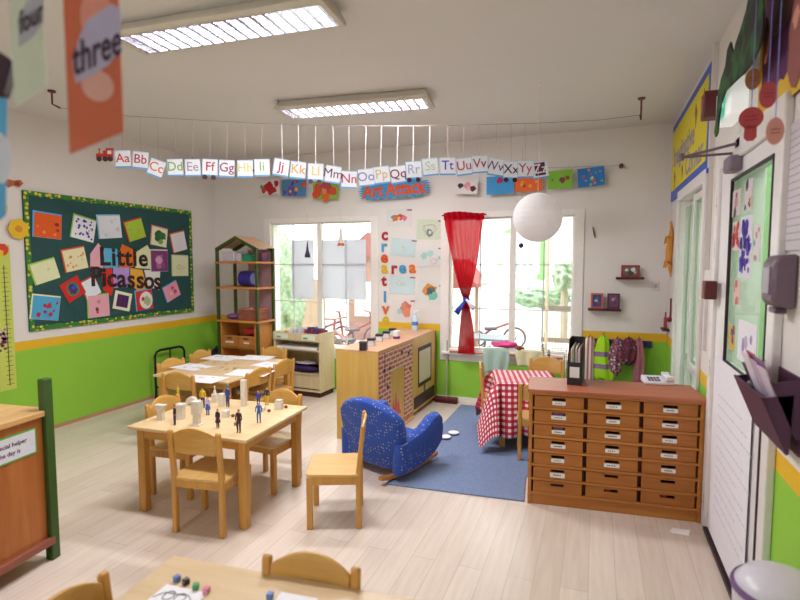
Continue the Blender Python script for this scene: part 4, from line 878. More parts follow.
def slab(outline, th, lean, y0, curve=0.0, n=6):
    """thick padded panel from outline (x,z); rounded edges; lean back, curve wraps sides forward"""
    b = MB(BLUE); N = len(outline); cx = sum(p[0] for p in outline)/N; cz = sum(p[1] for p in outline)/N; rings = []
    for k in range(n+1):
        a = pi*k/n; off = -cos(a)*th/2; ins = (1-sin(a))*.032
        ring = []
        for (x, z) in outline:
            dx, dz = x-cx, z-cz; d = max(1e-6, sqrt(dx*dx+dz*dz)); f = (d-ins)/d; xx = cx+dx*f; zz = cz+dz*f
            ring.append((xx, y0+off-zz*lean+curve*xx*xx, zz))
        rings.append(ring)
    vs = [p for r in rings for p in r]; fs = []
    for k in range(n):
        for i in range(N): fs.append((k*N+i, k*N+(i+1) % N, (k+1)*N+(i+1) % N, (k+1)*N+i))
    for kk, rv in ((0, True), (n, False)):
        c0 = len(vs); 
        for s in (.66, .33):
            for (x, y, z) in rings[kk]: 
                xx = cx+(x-cx)*s; zz = cz+(z-cz)*s; off = -cos(pi*kk/n)*(th/2+.008*(1-s)); vs.append((xx, y0+off-zz*lean+curve*xx*xx, zz))
        a0 = kk*N; a1 = c0; a2 = c0+N; vs.append((cx, y0-cos(pi*kk/n)*(th/2+.008)-cz*lean+curve*cx*cx, cz)); cc = len(vs)-1
        for i in range(N):
            j = (i+1) % N
            q = [(a0+i, a0+j, a1+j, a1+i), (a1+i, a1+j, a2+j, a2+i), (a2+i, a2+j, cc)]
            fs += [f[::-1] if not rv else f for f in q]
    return b.add(vs, fs)
out = [(-.25, .045), (-.27, .18), (-.29, .32), (-.285, .42)]+[(-.285+.57*k/12, .42+.125*sin(pi*k/12)**.62) for k in range(1, 12)]+[(.285, .42), (.29, .32), (.27, .18), (.25, .045)]+[(.25-.5*k/6, .045) for k in range(1, 6)]
slab(out, .10, .20, -.12, curve=.35).build('backrest', t)
# seat cushion
b = MB(BLUE).box(-.20, .20, -.13, .24, .12, .23); b.build('seat_cushion', t, bev=.035, seg=3)
def armp(s):
    o = [(-.20, .05), (-.20, .26), (-.10, .28), (.06, .33), (.17, .385), (.235, .395), (.275, .36), (.29, .27), (.28, .18), (.20, .11), (.08, .06), (-.06, .045)]
    b = MB(BLUE); n = 6; th = .09; rings = []; N = len(o); cy = .05; cz = .26
    for k in range(n+1):
        a = pi*k/n; off = -cos(a)*th/2; ins = (1-sin(a))*.03
        for (y, z) in o:
            dy, dz = y-cy, z-cz; d = sqrt(dy*dy+dz*dz); f = (d-ins)/d; rings.append((s*(.255+.03*(z-.2))+off, cy+dy*f, cz+dz*f))
    fs = []
    for k in range(n):
        for i in range(N): fs.append((k*N+i, k*N+(i+1) % N, (k+1)*N+(i+1) % N, (k+1)*N+i))
    fs += [tuple(range(N))[::-1], tuple(range(n*N, n*N+N))]
    b.add(rings, fs); return b
for s in (-1, 1): armp(s).build('armrest', t)
for s in (-1, 1):
    pts = [(y, .018+.42*y*y*.9) for y in [(-.30+.62*k/14) for k in range(15)]]
    poly = [(y, z) for y, z in pts]+[(y, z+.03) for y, z in pts[::-1]]
    MB(wood('#c98a4a', '#b5763a', 1)).prism([(y, z-.018) for y, z in poly], s*.20-.018, s*.20+.018, 0, YZ).box(s*.20-.012, s*.20+.012, -.14, .18, .02, .17).build('rocker', t, bev=.004)

# small things on the floor
p = P(452, 430, 2, .011)
for k, (dx, lab) in enumerate([(0, 'small white saucer lying on the blue rug'), (.13, 'small white cup lying on the blue rug behind the armchair')]):
    tag(MB(WHT).lathe([(.02, 0), (.045, .012), (.048, .02), (.03, .008), (.001, .006)], 18).build('toy_dish', None, T(-1.20+dx*.3, 4.30+dx, .012)), lab, 'toy dish', 'toy dishes on the rug')
p = P(691, 532, 2, 0); tag(MB(PAPER).add([(-.05, -.02, .001), (.05, -.03, .001), (.06, .02, .012), (-.03, .03, .003), (0, 0, .006)], [(0, 1, 4), (1, 2, 4), (2, 3, 4), (3, 0, 4)]).build('paper_scrap', None, T(.48, 3.27, 0), smooth=False, solid=.0008), 'crumpled white paper scrap on the floor in front of the drawer chest', 'paper scrap')

# ------------------------------------------------------------------ rug
RUGM = ramp_mat('blue_rug', 'ShaderNodeTexNoise', [(.3, '#5f7299'), (.7, '#8c9abb')], 160, .95, out='Fac')
b = MB(RUGM).prism([(-1.34, 3.26), (-.40, 3.335), (-.44, 3.74), (.50, 3.84), (.50, 5.42), (-1.34, 5.42)], 0, .011)
tag(b.build('area_rug', bev=.004), 'large blue grey rug under the drawer chest and checked table', 'rug')

# ------------------------------------------------------------------ checked table
cxm, cym_, W_, D_, Hc = -.565, 4.56, .48, .54, .55
X = T(cxm, cym_, 0) @ RZ(radians(14)); t = thing('side_table', 'small wooden table hidden under the checked tablecloth', 'table', X)
MB(CWx).box(-W_/2, W_/2, -D_/2, D_/2, Hc-.025, Hc-.006).build('tabletop', t)
for x in (-W_/2+.02, W_/2-.06):
    for y in (-D_/2+.02, D_/2-.06): MB(LEGM).box(x, x+.04, y, y+.04, .011, Hc-.025).build('leg', t)
GING = gingham('gingham_cloth', 27)
def cloth(u, v):
    S_ = 1.28; x = (u-.5)*S_; y = (v-.5)*S_*1.1; hx, hy = W_/2+.008, D_/2+.008
    ox = max(0, abs(x)-hx); oy = max(0, abs(y)-hy); sx = 1 if x > 0 else -1; sy = 1 if y > 0 else -1
    if ox == 0 and oy == 0: return (x, y, Hc)
    drop = max(ox, oy) if min(ox, oy) == 0 else sqrt(ox*ox+oy*oy)*.98
    drop = min(drop, Hc-.03)
    fl = (.09 if x < -.05 or y > 0 else .02)*drop/Hc+.02*sin((x if oy > ox else y)*30)*drop/Hc*2
    if min(ox, oy) > 0:
        a = math.atan2(oy, ox); fx = cos(a)*(.05+.30*drop)*1.0; fy = sin(a)*(.05+.30*drop)
        return (sx*(hx+min(fx, ox)), sy*(hy+min(fy, oy)), Hc-drop*.93)
    if ox > 0: return (sx*(hx+fl), y, Hc-drop)
    return (x, sy*(hy+fl), Hc-drop)
b = MB(GING).grid(cloth, 56, 60, uv=lambda u, v: (u, v*1.1)); o = b.build('tablecloth', None, X @ T(0, 0, .003), solid=.003); o.modifiers['s'].offset = 1
tag(o, 'red and white checked tablecloth draped over the small table', 'tablecloth')
# chair pad / rack / towels near the window ledge
def hang(name, label, cat, xc, z1, w, h, col, y, depth=.03, folds=4, group=None, mat=None, rot=0):
    def f(u, v):
        x = (u-.5)*w*(1+.08*sin(v*5)); return (x, -.012*sin(u*pi*folds)*(1.0 if v > .1 else .3)-.01, -v*h*(1-.03*sin(u*7)))
    b = MB(mat or flat(col, .9)).grid(f, 20, 10); o = b.build(name, None, T(xc, y, z1) @ RZ(rot), solid=.004); return tag(o, label, cat, group)
RK = flat('#d8d0cc', .4, .2)
t = thing('clothes_airer', 'small white wire airer beneath the right window holding cloths', 'clothes airer', T(P(481, 360, 1, 5.04).x, 5.32, .011))
b = MB(RK)
for s in (0, .78):
    b.tube([(s, -.16, 0), (s, .16, .66)], .006, 6).tube([(s, .16, 0), (s, -.16, .66)], .006, 6)
for y in (-.16, -.05, .05, .16): b.tube([(-.0, y, .66), (.78, y, .66)], .004, 6)
b.tube([(0, -.16, .66), (0, .16, .66)], .005, 6).tube([(.78, -.16, .66), (.78, .16, .66)], .005, 6)
b.build('wire_frame', t)
hang('hand_towel', 'mint green towel hanging on the wire airer', 'towel', P(494, 360, 1, 5.03).x, .69, .25, .25, '#a8c4b8', 5.15)
hang('hand_towel', 'pale yellow towel hanging on the wire airer below the window', 'towel', P(528, 360, 1, 5.03).x, .69, .25, .16, '#d9d8b0', 5.15)
def lump(nm, label, cat, p, r, col, sx=1, sy=1, sz=.5):
    b = MB(flat(col, .85)); random.seed(hash(label) % 1 + 3)
    def f(u, v):
        a = 2*pi*u; ph = pi*v; q = 1+.16*sin(5*a+2*ph)*sin(ph)+.1*sin(3*a-4*ph); return (r*sx*q*sin(ph)*cos(a), r*sy*q*sin(ph)*sin(a), r*sz*(1-cos(ph))*q*.5)
    b.grid(f, 24, 10); return tag(b.build(nm, None, T(*p)), label, cat)
lump('pink_cloth', 'bright pink cloth bundled on top of the wire airer', 'cloth', (P(503, 354, 1, 5.15).x, 5.28, .678), .12, '#d9488a', 1.1, .6, .55)
p = P(541, 338, 1, 5.52)
t = thing('ledge_ornament', 'two small dark bottles on the window ledge near the magazine file', 'ornament', T(-.50, 5.50, .577))
t['label'] = 'small dark bottle pair standing on the red ledge of the right window'
MB(DARK).lathe([(.014, 0), (.016, .05), (.006, .09), (.006, .13)], 10).build('tall_bottle', t); MB(flat('#7a6a7a', .4)).lathe([(.016, 0), (.016, .05), (.008, .07)], 10, 0, T(.06, 0, 0)).build('short_bottle', t)
tag(MB(flat('#7a3a2a', .5)).ball((0, 0, .03), .03, sz=.9).box(.01, .05, -.01, .01, .02, .04).build('toy_bird', None, T(P(519, 354, 1, 5.15).x, 5.15, .677)), 'small brown object sitting on the wire airer', 'toy')

# ------------------------------------------------------------------ curtain
CURT = sheer('red_curtain', '#d4122a', .05, transl=.5)
t = thing('curtain', 'sheer red curtain gathered with a ribbon at the left of the right window', 'curtain', T(-1.34, 5.46, 0))
ctr = [(2.06, -.20, .21), (1.95, -.195, .20), (1.6, -.12+.01, .145), (1.3, -.03, .075), (1.16, .03, .022), (1.08, .03, .035), (.9, .03, .075), (.7, .03, .09), (.555, .03, .095)]
ctr = [(z, c, w) for z, c, w in [(2.06, .005, .215), (1.95, .005, .205), (1.75, .01, .17), (1.5, .02, .125), (1.3, .035, .075), (1.2, .04, .045), (1.15, .04, .022), (1.10, .04, .03), (1.0, .04, .055), (.8, .045, .08), (.65, .045, .088), (.55, .045, .092)]]
def cf(u, v):
    z = 2.06-v*1.50
    for i in range(len(ctr)-1):
        if ctr[i][0] >= z >= ctr[i+1][0]-1e-6:
            f = (ctr[i][0]-z)/(ctr[i][0]-ctr[i+1][0]); c = ctr[i][1]+(ctr[i+1][1]-ctr[i][1])*f; w = ctr[i][2]+(ctr[i+1][2]-ctr[i][2])*f; break
    else: c, w = ctr[-1][1:]
    am = .018+.02*(1-min(1, w/.2)); return (c+(u*2-1)*w+.004*sin(z*9), am*sin(u*2*pi*7+.5*sin(z*4))-.01, z)
MB(CURT).grid(cf, 84, 40).build('cloth', t)
MB(sheer('red_curtain_header', '#d0142a', 0, transl=.4)).grid(lambda u, v: (.005+(u*2-1)*.22, .022*sin(u*2*pi*7)-.012, 2.0+.075*v+.012*sin(u*5)), 84, 2).build('gathered_header', t)
MB(flat('#7a1a2a', .5)).tube([(-.24, .0, 2.05), (.24, 0, 2.05)], .008, 8).tube([(-.22, .0, 2.05), (-.22, .10, 2.05)], .006, 6).tube([(.22, .0, 2.05), (.22, .10, 2.05)], .006, 6).build('rod', t)
b = MB(flat('#2a3fb0', .5)).lathe([(.034, 1.13), (.038, 1.15), (.034, 1.17)], 14, 0, T(.04, -.01, 0)); b.build('tie_band', t)
MB(flat('#2438a8', .5)).add([(.03, -.05, 1.15), (.05, -.05, 1.13), (-.03, -.06, .98), (-.085, -.06, 1.02)], [(0, 1, 2, 3)]).build('blue_ribbon_end', t, solid=.003)
MB(flat('#e8e4ec', .5)).add([(.04, -.05, 1.15), (.06, -.05, 1.16), (.16, -.06, 1.07), (.12, -.06, 1.03)], [(0, 1, 2, 3)]).build('white_ribbon_end', t, solid=.003)

# ------------------------------------------------------------------ tall display shelf
sx0, sx1, sy0, sy1 = -4.26, -3.655, 5.04, 5.38; PG = flat('#39481c', .45); w = sx1-sx0; d = sy1-sy0
X = T(sx0, sy0, 0) @ RZ(radians(-2)); t = thing('display_shelf', 'tall wooden shelf with green posts and a house shaped roof in the corner', 'shelf unit', X)
ez, az = 1.70, 1.84; ps = .032
XZ = Matrix(((1, 0, 0, 0), (0, 0, -1, 0), (0, 1, 0, 0), (0, 0, 0, 1)))
for x in (0, w-ps):
    for y in (0, d-ps): MB(PG).box(x, x+ps, y, y+ps, 0, ez).build('post', t, bev=.003)
for y in (0, d-ps):
    b = MB(PG); b.prism([(0, ez-.02), (0, ez+.012), (w/2, az+.012), (w/2, az-.022), (.03, ez-.02)], -y-ps, -y, 0, XZ).prism([(w, ez-.02), (w, ez+.012), (w/2, az+.012), (w/2, az-.022), (w-.03, ez-.02)], -y-ps, -y, 0, XZ); b.build('gable', t, smooth=False)
SHW = wood('#cf8c44', '#bf7830', 0, .4); RFM = wood('#d9b08a', '#cda078', 1)
for s in (0, 1):
    a = (0 if s == 0 else w, ez+.012); c = (w/2, az+.012)
    MB(RFM).prism([a, c, (c[0], c[1]+.008), (a[0], a[1]+.008)], -d, 0, 0, XZ).build('roof_panel', t, smooth=False)
for z in (1.555, 1.255, .86): MB(SHW).box(-.006, w+.006, -.006, d+.006, z-.024, z).build('shelf', t, bev=.003)
b = MB(SHW).box(.042, w-.042, .012, d-.01, .10, .12).box(.042, .062, .012, d-.01, .0, .836).box(w-.062, w-.042, .012, d-.01, 0, .836).box(.062, w-.062, d-.02, d-.01, .12, .836).box(.062, w-.062, .02, d-.02, .52, .535)
b.build('cupboard', t, smooth=False)
MB(flat('#a98488', .7)).box(w*.36, w-.04, d-.012, d-.006, .86, 1.70).build('mauve_tone_sheet', t)  # added sheet: mauve tone of the wall and window seen between the posts
for i in (0, 1):
    x0 = .075+i*.24; b = MB(wood('#c07c42', '#a86432', 0)).box(x0, x0+.225, .0, .02, .54, .68).box(x0+.01, x0+.215, .02, d-.03, .55, .56).box(x0+.01, x0+.02, .02, d-.03, .55, .66).box(x0+.205, x0+.215, .02, d-.03, .55, .66); dr = b.build('drawer', t, bev=.003)
    MB(DARKW).box(x0+.075, x0+.15, -.002, .002, .64, .655).build('hand_slot', dr); MB(flat('#e4dcd2', .6)).box(x0+.05+.03*i, x0+.17-.01*i, -.003, .0, .59, .61).build('label_strip', dr)
def onshelf(name, label, cat, x, y, z, fn, grp=None):
    tt = X @ T(x, y, z+.001); tg = thing(name, label, cat, tt, grp); fn(tg); return tg
PLAS = flat('#d4cdd2', .3)
def tub(col, w_, d_, h_, lid=None):
    def f(t_):
        MB(flat(col, .35)).prism([(-w_*.46, 0), (w_*.46, 0), (w_*.5, h_), (-w_*.5, h_)], -d_/2, d_/2, 0, XZ).build('tub', t_, bev=.006)
        MB(flat(lid or col, .35)).box(-w_*.53, w_*.53, -d_*.53, d_*.53, h_, h_+.012).build('lid', t_, bev=.003)
    return f
G5 = 'tubs on the top of the display shelf'
onshelf('storage_tub', 'large translucent white tub on the top of the display shelf', 'tub', .14, .16, 1.555, tub('#cfc6cf', .17, .2, .11), G5)
onshelf('storage_tub', 'small whitish tub beside the green one on the display shelf', 'tub', .275, .16, 1.555, tub('#d9cdd6', .09, .15, .09), G5)
onshelf('storage_tub', 'green lidded tub on the top of the display shelf', 'tub', .405, .16, 1.555, tub('#2a9a70', .15, .17, .07), G5)
onshelf('storage_tub', 'purple and red boxes tub at the right of the display shelf top', 'tub', .535, .22, 1.555, tub('#6a3a5a', .05, .12, .09, '#a82a3a'), G5)
def drum(t_): MB(flat('#2f2a8a', .3)).lathe([(.075, -.085), (.092, -.08), (.096, 0), (.092, .08), (.075, .085)], 24, 0, RY(pi/2)).build('drum_body', t_); MB(flat('#8a90d0', .35)).lathe([(.07, .0851), (.07, .090)], 24, 0, RY(pi/2)).build('drum_end', t_)
onshelf('storage_drum', 'round deep blue drum lying on the middle board of the display shelf', 'drum', .34, .17, 1.255+.096, drum)
def basket(col, w_, d_, h_):
    def f(t_):
        bm_ = brickmat('wicker_'+col[1:], col, '#8a4a34', '#5a2a20', .03, .012, .002, 1, 'XZY'); b = MB(bm_)
        b.box(-w_/2, w_/2, -d_/2, -d_/2+.01, 0, h_).box(-w_/2, w_/2, d_/2-.01, d_/2, 0, h_).box(-w_/2, -w_/2+.01, -d_/2+.01, d_/2-.01, 0, h_).box(w_/2-.01, w_/2, -d_/2+.01, d_/2-.01, 0, h_).box(-w_/2, w_/2, -d_/2, d_/2, 0, .008)
        b.build('basket_body', t_, smooth=False); MB(flat(col, .7)).tube([(-w_/2, -d_/2, h_), (w_/2, -d_/2, h_), (w_/2, d_/2, h_), (-w_/2, d_/2, h_), (-w_/2, -d_/2, h_)], .008, 8).build('rim', t_)
        for k in range(4): MB(flat(['#b57a8a', '#c8a898', '#7a3a44', '#a86a7a'][k], .8)).ball((-w_*.3+k*w_*.2, 0, h_*.8), .04).build('content_item', t_)
    return f
onshelf('wicker_basket', 'large brown wicker basket on the waist high board of the display shelf', 'basket', .42, .16, .86, basket('#b56e54', .26, .22, .13))
onshelf('cloth_bag', 'flat mauve cloth bag beside the basket on the display shelf', 'bag', .15, .13, .86, lambda t_: MB(flat('#7a4a82', .8)).grid(lambda u, v: (.10*sin(pi*v)*cos(2*pi*u)*(1+.1*sin(9*u)), .08*sin(pi*v)*sin(2*pi*u), .035*(1-cos(pi*v))), 20, 8).build('bag_body', t_))
onshelf('red_box', 'flat red box above the little drawers inside the display shelf', 'box', .42, .15, .69, lambda t_: MB(flat('#b0202a', .5)).box(-.08, .08, -.08, .08, 0, .07).build('box_body', t_, bev=.01))
# ------------------------------------------------------------------ book cart
kx0, kx1, ky0, ky1 = -3.54, -2.90, 5.16, 5.47; X = T(kx0, ky0, 0) @ RZ(radians(-3)); w = kx1-kx0; d = ky1-ky0
CK = wood('#d9c8a6', '#cdb990', 2, .4)
t = thing('book_cart', 'low pale wooden book unit with trays under the left window', 'book unit', X)
MB(DARKW).box(.02, w-.02, .02, d, 0, .06).build('plinth', t)
b = MB(CK).box(0, .02, 0, d, .06, .74).box(w-.02, w, 0, d, .06, .74).box(.02, w-.02, d-.012, d, .06, .70).box(.02, w-.02, 0, d-.012, .06, .085)
b.build('carcass', t, bev=.002)
MB(CK).box(.02, w-.02, .0, .014, .10, .27).build('lower_panel', t)
MB(CK).box(.02, w-.02, .0, d-.012, .52, .54).box(.02, w-.02, 0, d-.012, .245, .26).build('shelf_board', t)
MB(CK).box(-.005, w+.005, -.012, 0, .645, .735).box(0.02, w-.02, 0, d-.012, .64, .655).build('tray', t, bev=.003)
MB(flat('#c8c4bc', .5)).box(.02, w-.02, -.03, 0, .545, .55).build('slot_lip', t)
LB = flat('#d8e6d0', .6)
for x0, z0 in ((.03, .66), (w-.24, .66), (.06, .16)):
    MB(LB).box(x0, x0+.18 if z0 > .2 else x0+.16, -.0135 if z0 > .2 else -.0015, -.012 if z0 > .2 else 0, z0, z0+.06).box(x0+.02, x0+.08, -.0145 if z0 > .2 else -.0025, -.0134 if z0 > .2 else -.001, z0+.01, z0+.03, flat('#7a9a6a', .6)).build('picture_label', t, smooth=False)
GBK = 'books standing in the tray of the book unit'
for k in range(8):
    cc, nm = [('#7a1f34', 'dark red'), ('#3a3a80', 'indigo'), ('#8a2a3a', 'crimson'), ('#4a2a5a', 'plum'), ('#9a3a3a', 'brick red'), ('#d0ccd4', 'light grey'), ('#b8c4d8', 'pale blue'), ('#dcd8d4', 'white')][k]
    x = w-.06-k*.045 if k < 5 else w-.32-(k-5)*.06
    tg = tag(MB(flat(cc, .6)).box(-.018, .018, .02, .20, 0, [.125, .14, .13, .15, .12, .14, .12, .13][k]).build('picture_book', None, X @ T(x, .03, .656) @ RX(-.12), bev=.002), nm+' book standing in the top tray of the book unit', 'book', GBK)
tag(MB(flat('#c02a2a', .5)).lathe([(.02, 0), (.02, .07), (.012, .08)], 14).build('red_pot', None, X @ T(.12, .08, .656)), 'small red topped pot at the left of the book unit tray', 'pot')
tag(MB(flat('#e8e4e0', .7)).box(.03, w-.06, .01, .26, 0, .03).build('paper_stack', None, X @ T(0, 0, .541), bev=.002), 'stack of white paper in the open slot of the book unit', 'paper stack')
def clo(col, x, s, lab):
    tag(MB(flat(col, .9)).grid(lambda u, v: (x+s*sin(pi*v)*cos(2*pi*u)*(1+.15*sin(11*u)), .14+.10*sin(pi*v)*sin(2*pi*u), .045*(1-cos(pi*v))*(1+.2*sin(9*u+3*v))), 24, 8).build('folded_cloth', None, X @ T(0, 0, .262)), lab, 'cloth', 'cloths in the book unit')
clo('#3a2458', .40, .17, 'dark violet cloth in the lower compartment of the book unit'); clo('#2a2a68', .20, .12, 'navy cloth in the lower compartment of the book unit')
lump('white_cloth', 'crumpled white cloth lying on the dark cloths in the book unit', 'cloth', tuple((X @ T(.38, .10, .36)).translation), .10, '#d8ccd8', 1.2, .6, .3)

# ------------------------------------------------------------------ black trolley frame at left wall
X = T(-4.60, 4.60, 0) @ RZ(radians(86)) @ Matrix.Diagonal((1.15, -.6, 1.13, 1)); t = thing('metal_trolley', 'black tubular metal trolley handle behind the far table', 'trolley', X); BT = flat('#1c1426', .35, .3)
b = MB(BT).tube([(-.15, 0, .03), (-.15, 0, .44), (-.13, 0, .475), (-.09, 0, .49), (.15, 0, .49), (.19, 0, .475), (.21, 0, .44), (.21, 0, .03)], .013, 10).tube([(.03, 0, .49), (.03, 0, .12)], .010, 8).tube([(-.15, 0, .12), (.21, 0, .12)], .010, 8)
b.build('handle_frame', t)
b = MB(BT)
for k in range(6): b.tube([(.21, 0, .16+k*.04), (.35, .3, .16+k*.04), (.2, .5, .16+k*.04)], .003, 5)
b.tube([(.21, 0, .03), (.35, .3, .03), (.35, .3, .40)], .007, 6).tube([(.2, .5, .40), (.2, .5, .03), (-.1, .4, .03), (-.15, 0, .03)], .007, 6)
b.build('wire_basket', t)
for q in ((-.15, 0), (.21, 0), (.2, .5), (.35, .3)): MB(BT).lathe([(.018, -.008), (.018, .008)], 12, 0, T(q[0], q[1], .018) @ RX(pi/2)).build('wheel', t)
for x, y, z, c, lab in [(-4.45, 5.25, .0, '#2a2438', 'dark bag slumped on the floor between the wall and display shelf'), (-4.12, 4.82, 0, '#8a8090', 'grey bag on the floor near the display shelf')]:
    b = MB(flat(c, .8)); b.grid(lambda u, v: ((.13)*sin(pi*v)*cos(2*pi*u)*(1+.1*sin(7*u)), .12*sin(pi*v)*sin(2*pi*u), (.23 if c == '#2a2438' else .17)*(1-cos(pi*v))*(1+.08*sin(5*u))), 24, 12).tube([(-.05, 0, .30 if c != '#2a2438' else .42), (0, 0, .40 if c != '#2a2438' else .50), (.05, 0, .30 if c != '#2a2438' else .42)], .008, 6)
    tag(b.build('soft_bag', None, T(x, y, z)), lab, 'bag', 'bags in the corner')

# ------------------------------------------------------------------ left foreground cabinet
c0 = Vector((-2.635, 1.81, 0)); dr = Vector((.035, -.27, 0)).normalized()   # front edge runs towards the camera's left
ang = math.atan2(dr.y, dr.x); X = T(*c0) @ RZ(ang)   # local +x along front towards camera, +y towards the back
t = thing('low_cabinet', 'wooden cabinet with a green corner post and a helper sign at the left edge', 'cabinet', X)
CO = wood('#b9733a', '#a65f28', 2, .4, 6); Lc = .95; Dc = .50
MB(wood('#d6ad72', '#c99c5e', 0, .35)).box(-.03, Lc, -Dc, .02, .765, .795).build('top', t, bev=.004)
b = MB(CO).box(.02, Lc-.02, -.018, 0, .12, .765).box(.02, Lc-.02, -Dc+.02, -Dc+.038, .12, .765).box(.0, .018, -Dc+.038, -.02, .12, .765).box(.02, Lc-.02, -Dc+.04, -.018, .10, .12); b.build('panel', t, smooth=False)
MB(wood('#9a5a44', '#87483a', 0)).box(.0, Lc, -.015, .028, .085, .125).box(-.01, .01, -Dc, -.02, .085, .125).build('bottom_rail', t, bev=.003)
for x in (-.028, Lc-.02):
    MB(flat('#35561e', .45)).box(x, x+.048, -.02, .026, 0, .955).build('corner_post', t, bev=.005)
    MB(flat('#35561e', .45)).box(x, x+.048, -Dc-.01, -Dc+.036, 0, .79).build('corner_post', t, bev=.005)
Xs = frame((.235, .002, .655), (-1, 0, 0), (0, 0, 1))
sg = thing('helper_sign', 'white sign with green border about the special helper, on the low cabinet', 'sign', X @ Xs)
MB(flat('#56b84a', .6)).box(-.175, .175, -.065, .065, 0, .002).box(-.168, .168, -.057, .057, .002, .003, flat('#dcdde8', .6)).build('board', sg, smooth=False)
b = MB(flat('#4a2a5a', .6)).mesh(textmesh('special helper', .030, .0003, .0004), 0, T(.04, .018, .0035)).mesh(textmesh('the day is', .030, .0003, .0004), 0, T(.03, -.022, .0035)); b.build('lettering', sg, smooth=False)

# ------------------------------------------------------------------ ledges & frames, coat rail on the back wall
LG = flat('#4a1a2a', .4); GL2 = 'picture ledges on the back wall'
def ledge(x0, x1, y, lab):
    a = P(x0, y, 1, YB-.05); c = P(x1, y, 1, YB-.05); z = a.z-.02; tag(MB(LG).box(a.x, c.x, YB-.10, YB-.001, z-.022, z).build('picture_ledge', bev=.003), lab, 'ledge', GL2); return z
z1 = ledge(616, 644, 275, 'short dark wooden ledge, the higher one right of the window'); z2 = ledge(588, 621, 306, 'short dark wooden ledge, the lower one beside the window')
def pframe(x, z, w, h, fc, pc, marks, lab):
    p = P(x, 300, 1, YB-.06); X = frame((p.x, YB-.055, z+h/2+.001), (1, 0, 0), (0, 0, 1)) @ RX(-.08)
    t = thing('framed_picture', lab, 'picture frame', X, 'framed pictures on the ledges'); q = .014
    MB(flat(fc, .5)).box(-w/2, w/2, -h/2, -h/2+q, 0, .012).box(-w/2, w/2, h/2-q, h/2, 0, .012).box(-w/2, -w/2+q, -h/2+q, h/2-q, 0, .012).box(w/2-q, w/2, -h/2+q, h/2-q, 0, .012).build('frame', t)
    b = MB(flat(pc, .4)).box(-w/2+q, w/2-q, -h/2+q, h/2-q, .001, .005)
    for u, v, r, c in marks: b.prism(blob(u*w, v*h, r*w, 9, .3), .005, .0056+r*.001, flat(c, .5))
    b.build('picture', t, smooth=False)
pframe(629.5, z1, .165, .115, '#9a2430', '#6a5a54', [(-.2, .1, .1, '#d0ccb8'), (.15, .15, .12, '#cfd4d8'), (0, -.15, .14, '#3a4434'), (.25, -.1, .08, '#b8a888')], 'wide red framed picture on the higher ledge')
pframe(597, z2, .115, .15, '#d0582a', '#2f3a78', [(-.05, 0, .14, '#b8a8c0'), (.12, -.15, .12, '#7a3a4a'), (0, .2, .1, '#4a5a9a')], 'orange framed picture on the lower ledge')
pframe(613.5, z2, .115, .15, '#4a1a34', '#6a3a5a', [(-.05, .1, .13, '#b890a8'), (.1, -.1, .12, '#3a2a5a'), (.12, .2, .08, '#8a6a8a')], 'dark plum framed picture on the lower ledge')
X = WB(656, 286, .001); t = thing('light_switch', 'white light switch on the back wall near the corner', 'switch', X)
MB(flat('#d4ced2', .4)).box(-.028, .028, -.045, .045, 0, .008).build('plate', t, bev=.003); MB(flat('#b8a8b4', .4)).box(-.012, .012, -.018, .022, .008, .013).build('rocker_switch', t, bev=.001)
p = P(592, 343, 1, YB-.03); q = P(652, 343, 1, YB-.03); RZc = .745
t = thing('coat_rail', 'dark blue coat rail on the back wall below the ledges', 'coat rail', T(p.x, YB, RZc)); LR = q.x-p.x
MB(flat('#2a2a68', .45)).box(0, LR, -.022, -.001, -.035, .035).build('board', t, bev=.004)
for k in range(6): MB(flat('#2a2a68', .4)).tube([(LR*(k+.5)/6, -.02, .0), (LR*(k+.5)/6, -.06, .005), (LR*(k+.5)/6, -.066, .028)], .007, 8).build('hook', t)
def garment(name, label, cat, x, ztop, prof, mat, nf=5, yy=YB-.095, fold=.018, extra=None, seed=0):
    """prof: (z below top, centre x, half width, half depth)"""
    def f(u, v):
        s = v*(len(prof)-1); i = min(int(s), len(prof)-2); fr = s-i
        z, c, hw, hd = [prof[i][k]+(prof[i+1][k]-prof[i][k])*fr for k in range(4)]
        a = 2*pi*u; g = 1+.16*sin(nf*a+seed+2*v); return (c+hw*cos(a)*g, hd*sin(a)*g, -z+.012*sin(3*a+seed))
    t = thing(name, label, cat, T(x, yy, ztop), 'garments on the coat rail'); MB(mat).grid(f, 36, 26).build('cloth', t)
    MB(flat('#5a3a44', .7)).tube([(prof[0][1]-.012, .0, -prof[0][0]-.01), (prof[0][1], .02, .03-prof[0][0]), (prof[0][1]+.012, 0, -prof[0][0]-.01)], .004, 6).build('loop', t)
    return t
def gx(px): return P(px, 350, 1, YB-.09).x
garment('coat', 'long beige and pink coat hanging leftmost on the coat rail', 'coat', gx(590), .80, [(0, 0, .02, .03), (.05, 0, .045, .045), (.2, 0, .055, .05), (.45, 0, .06, .05), (.47, 0, .02, .02)], ramp_mat('pink_beige_cloth', 'ShaderNodeTexWave', [(.3, '#d8c8bc'), (.7, '#a86a74')], 9, .9, out='Fac'))
HV = brickmat('hi_vis_bands', '#b8e02a', '#b4dc28', '#b4dc28', 5, 5, 0); 
m, nt, bs = nodes('hi_vis_vest'); tc = nt.nodes.new('ShaderNodeTexCoord'); sx_ = nt.nodes.new('ShaderNodeSeparateXYZ'); nt.links.new(tc.outputs['Object'], sx_.inputs[0])
cr = nt.nodes.new('ShaderNodeValToRGB'); cr.color_ramp.interpolation = 'CONSTANT'; mr = nt.nodes.new('ShaderNodeMapRange'); mr.inputs['From Min'].default_value = -.45; mr.inputs['From Max'].default_value = 0
nt.links.new(sx_.outputs['Z'], mr.inputs['Value']); nt.links.new(mr.outputs[0], cr.inputs['Fac'])
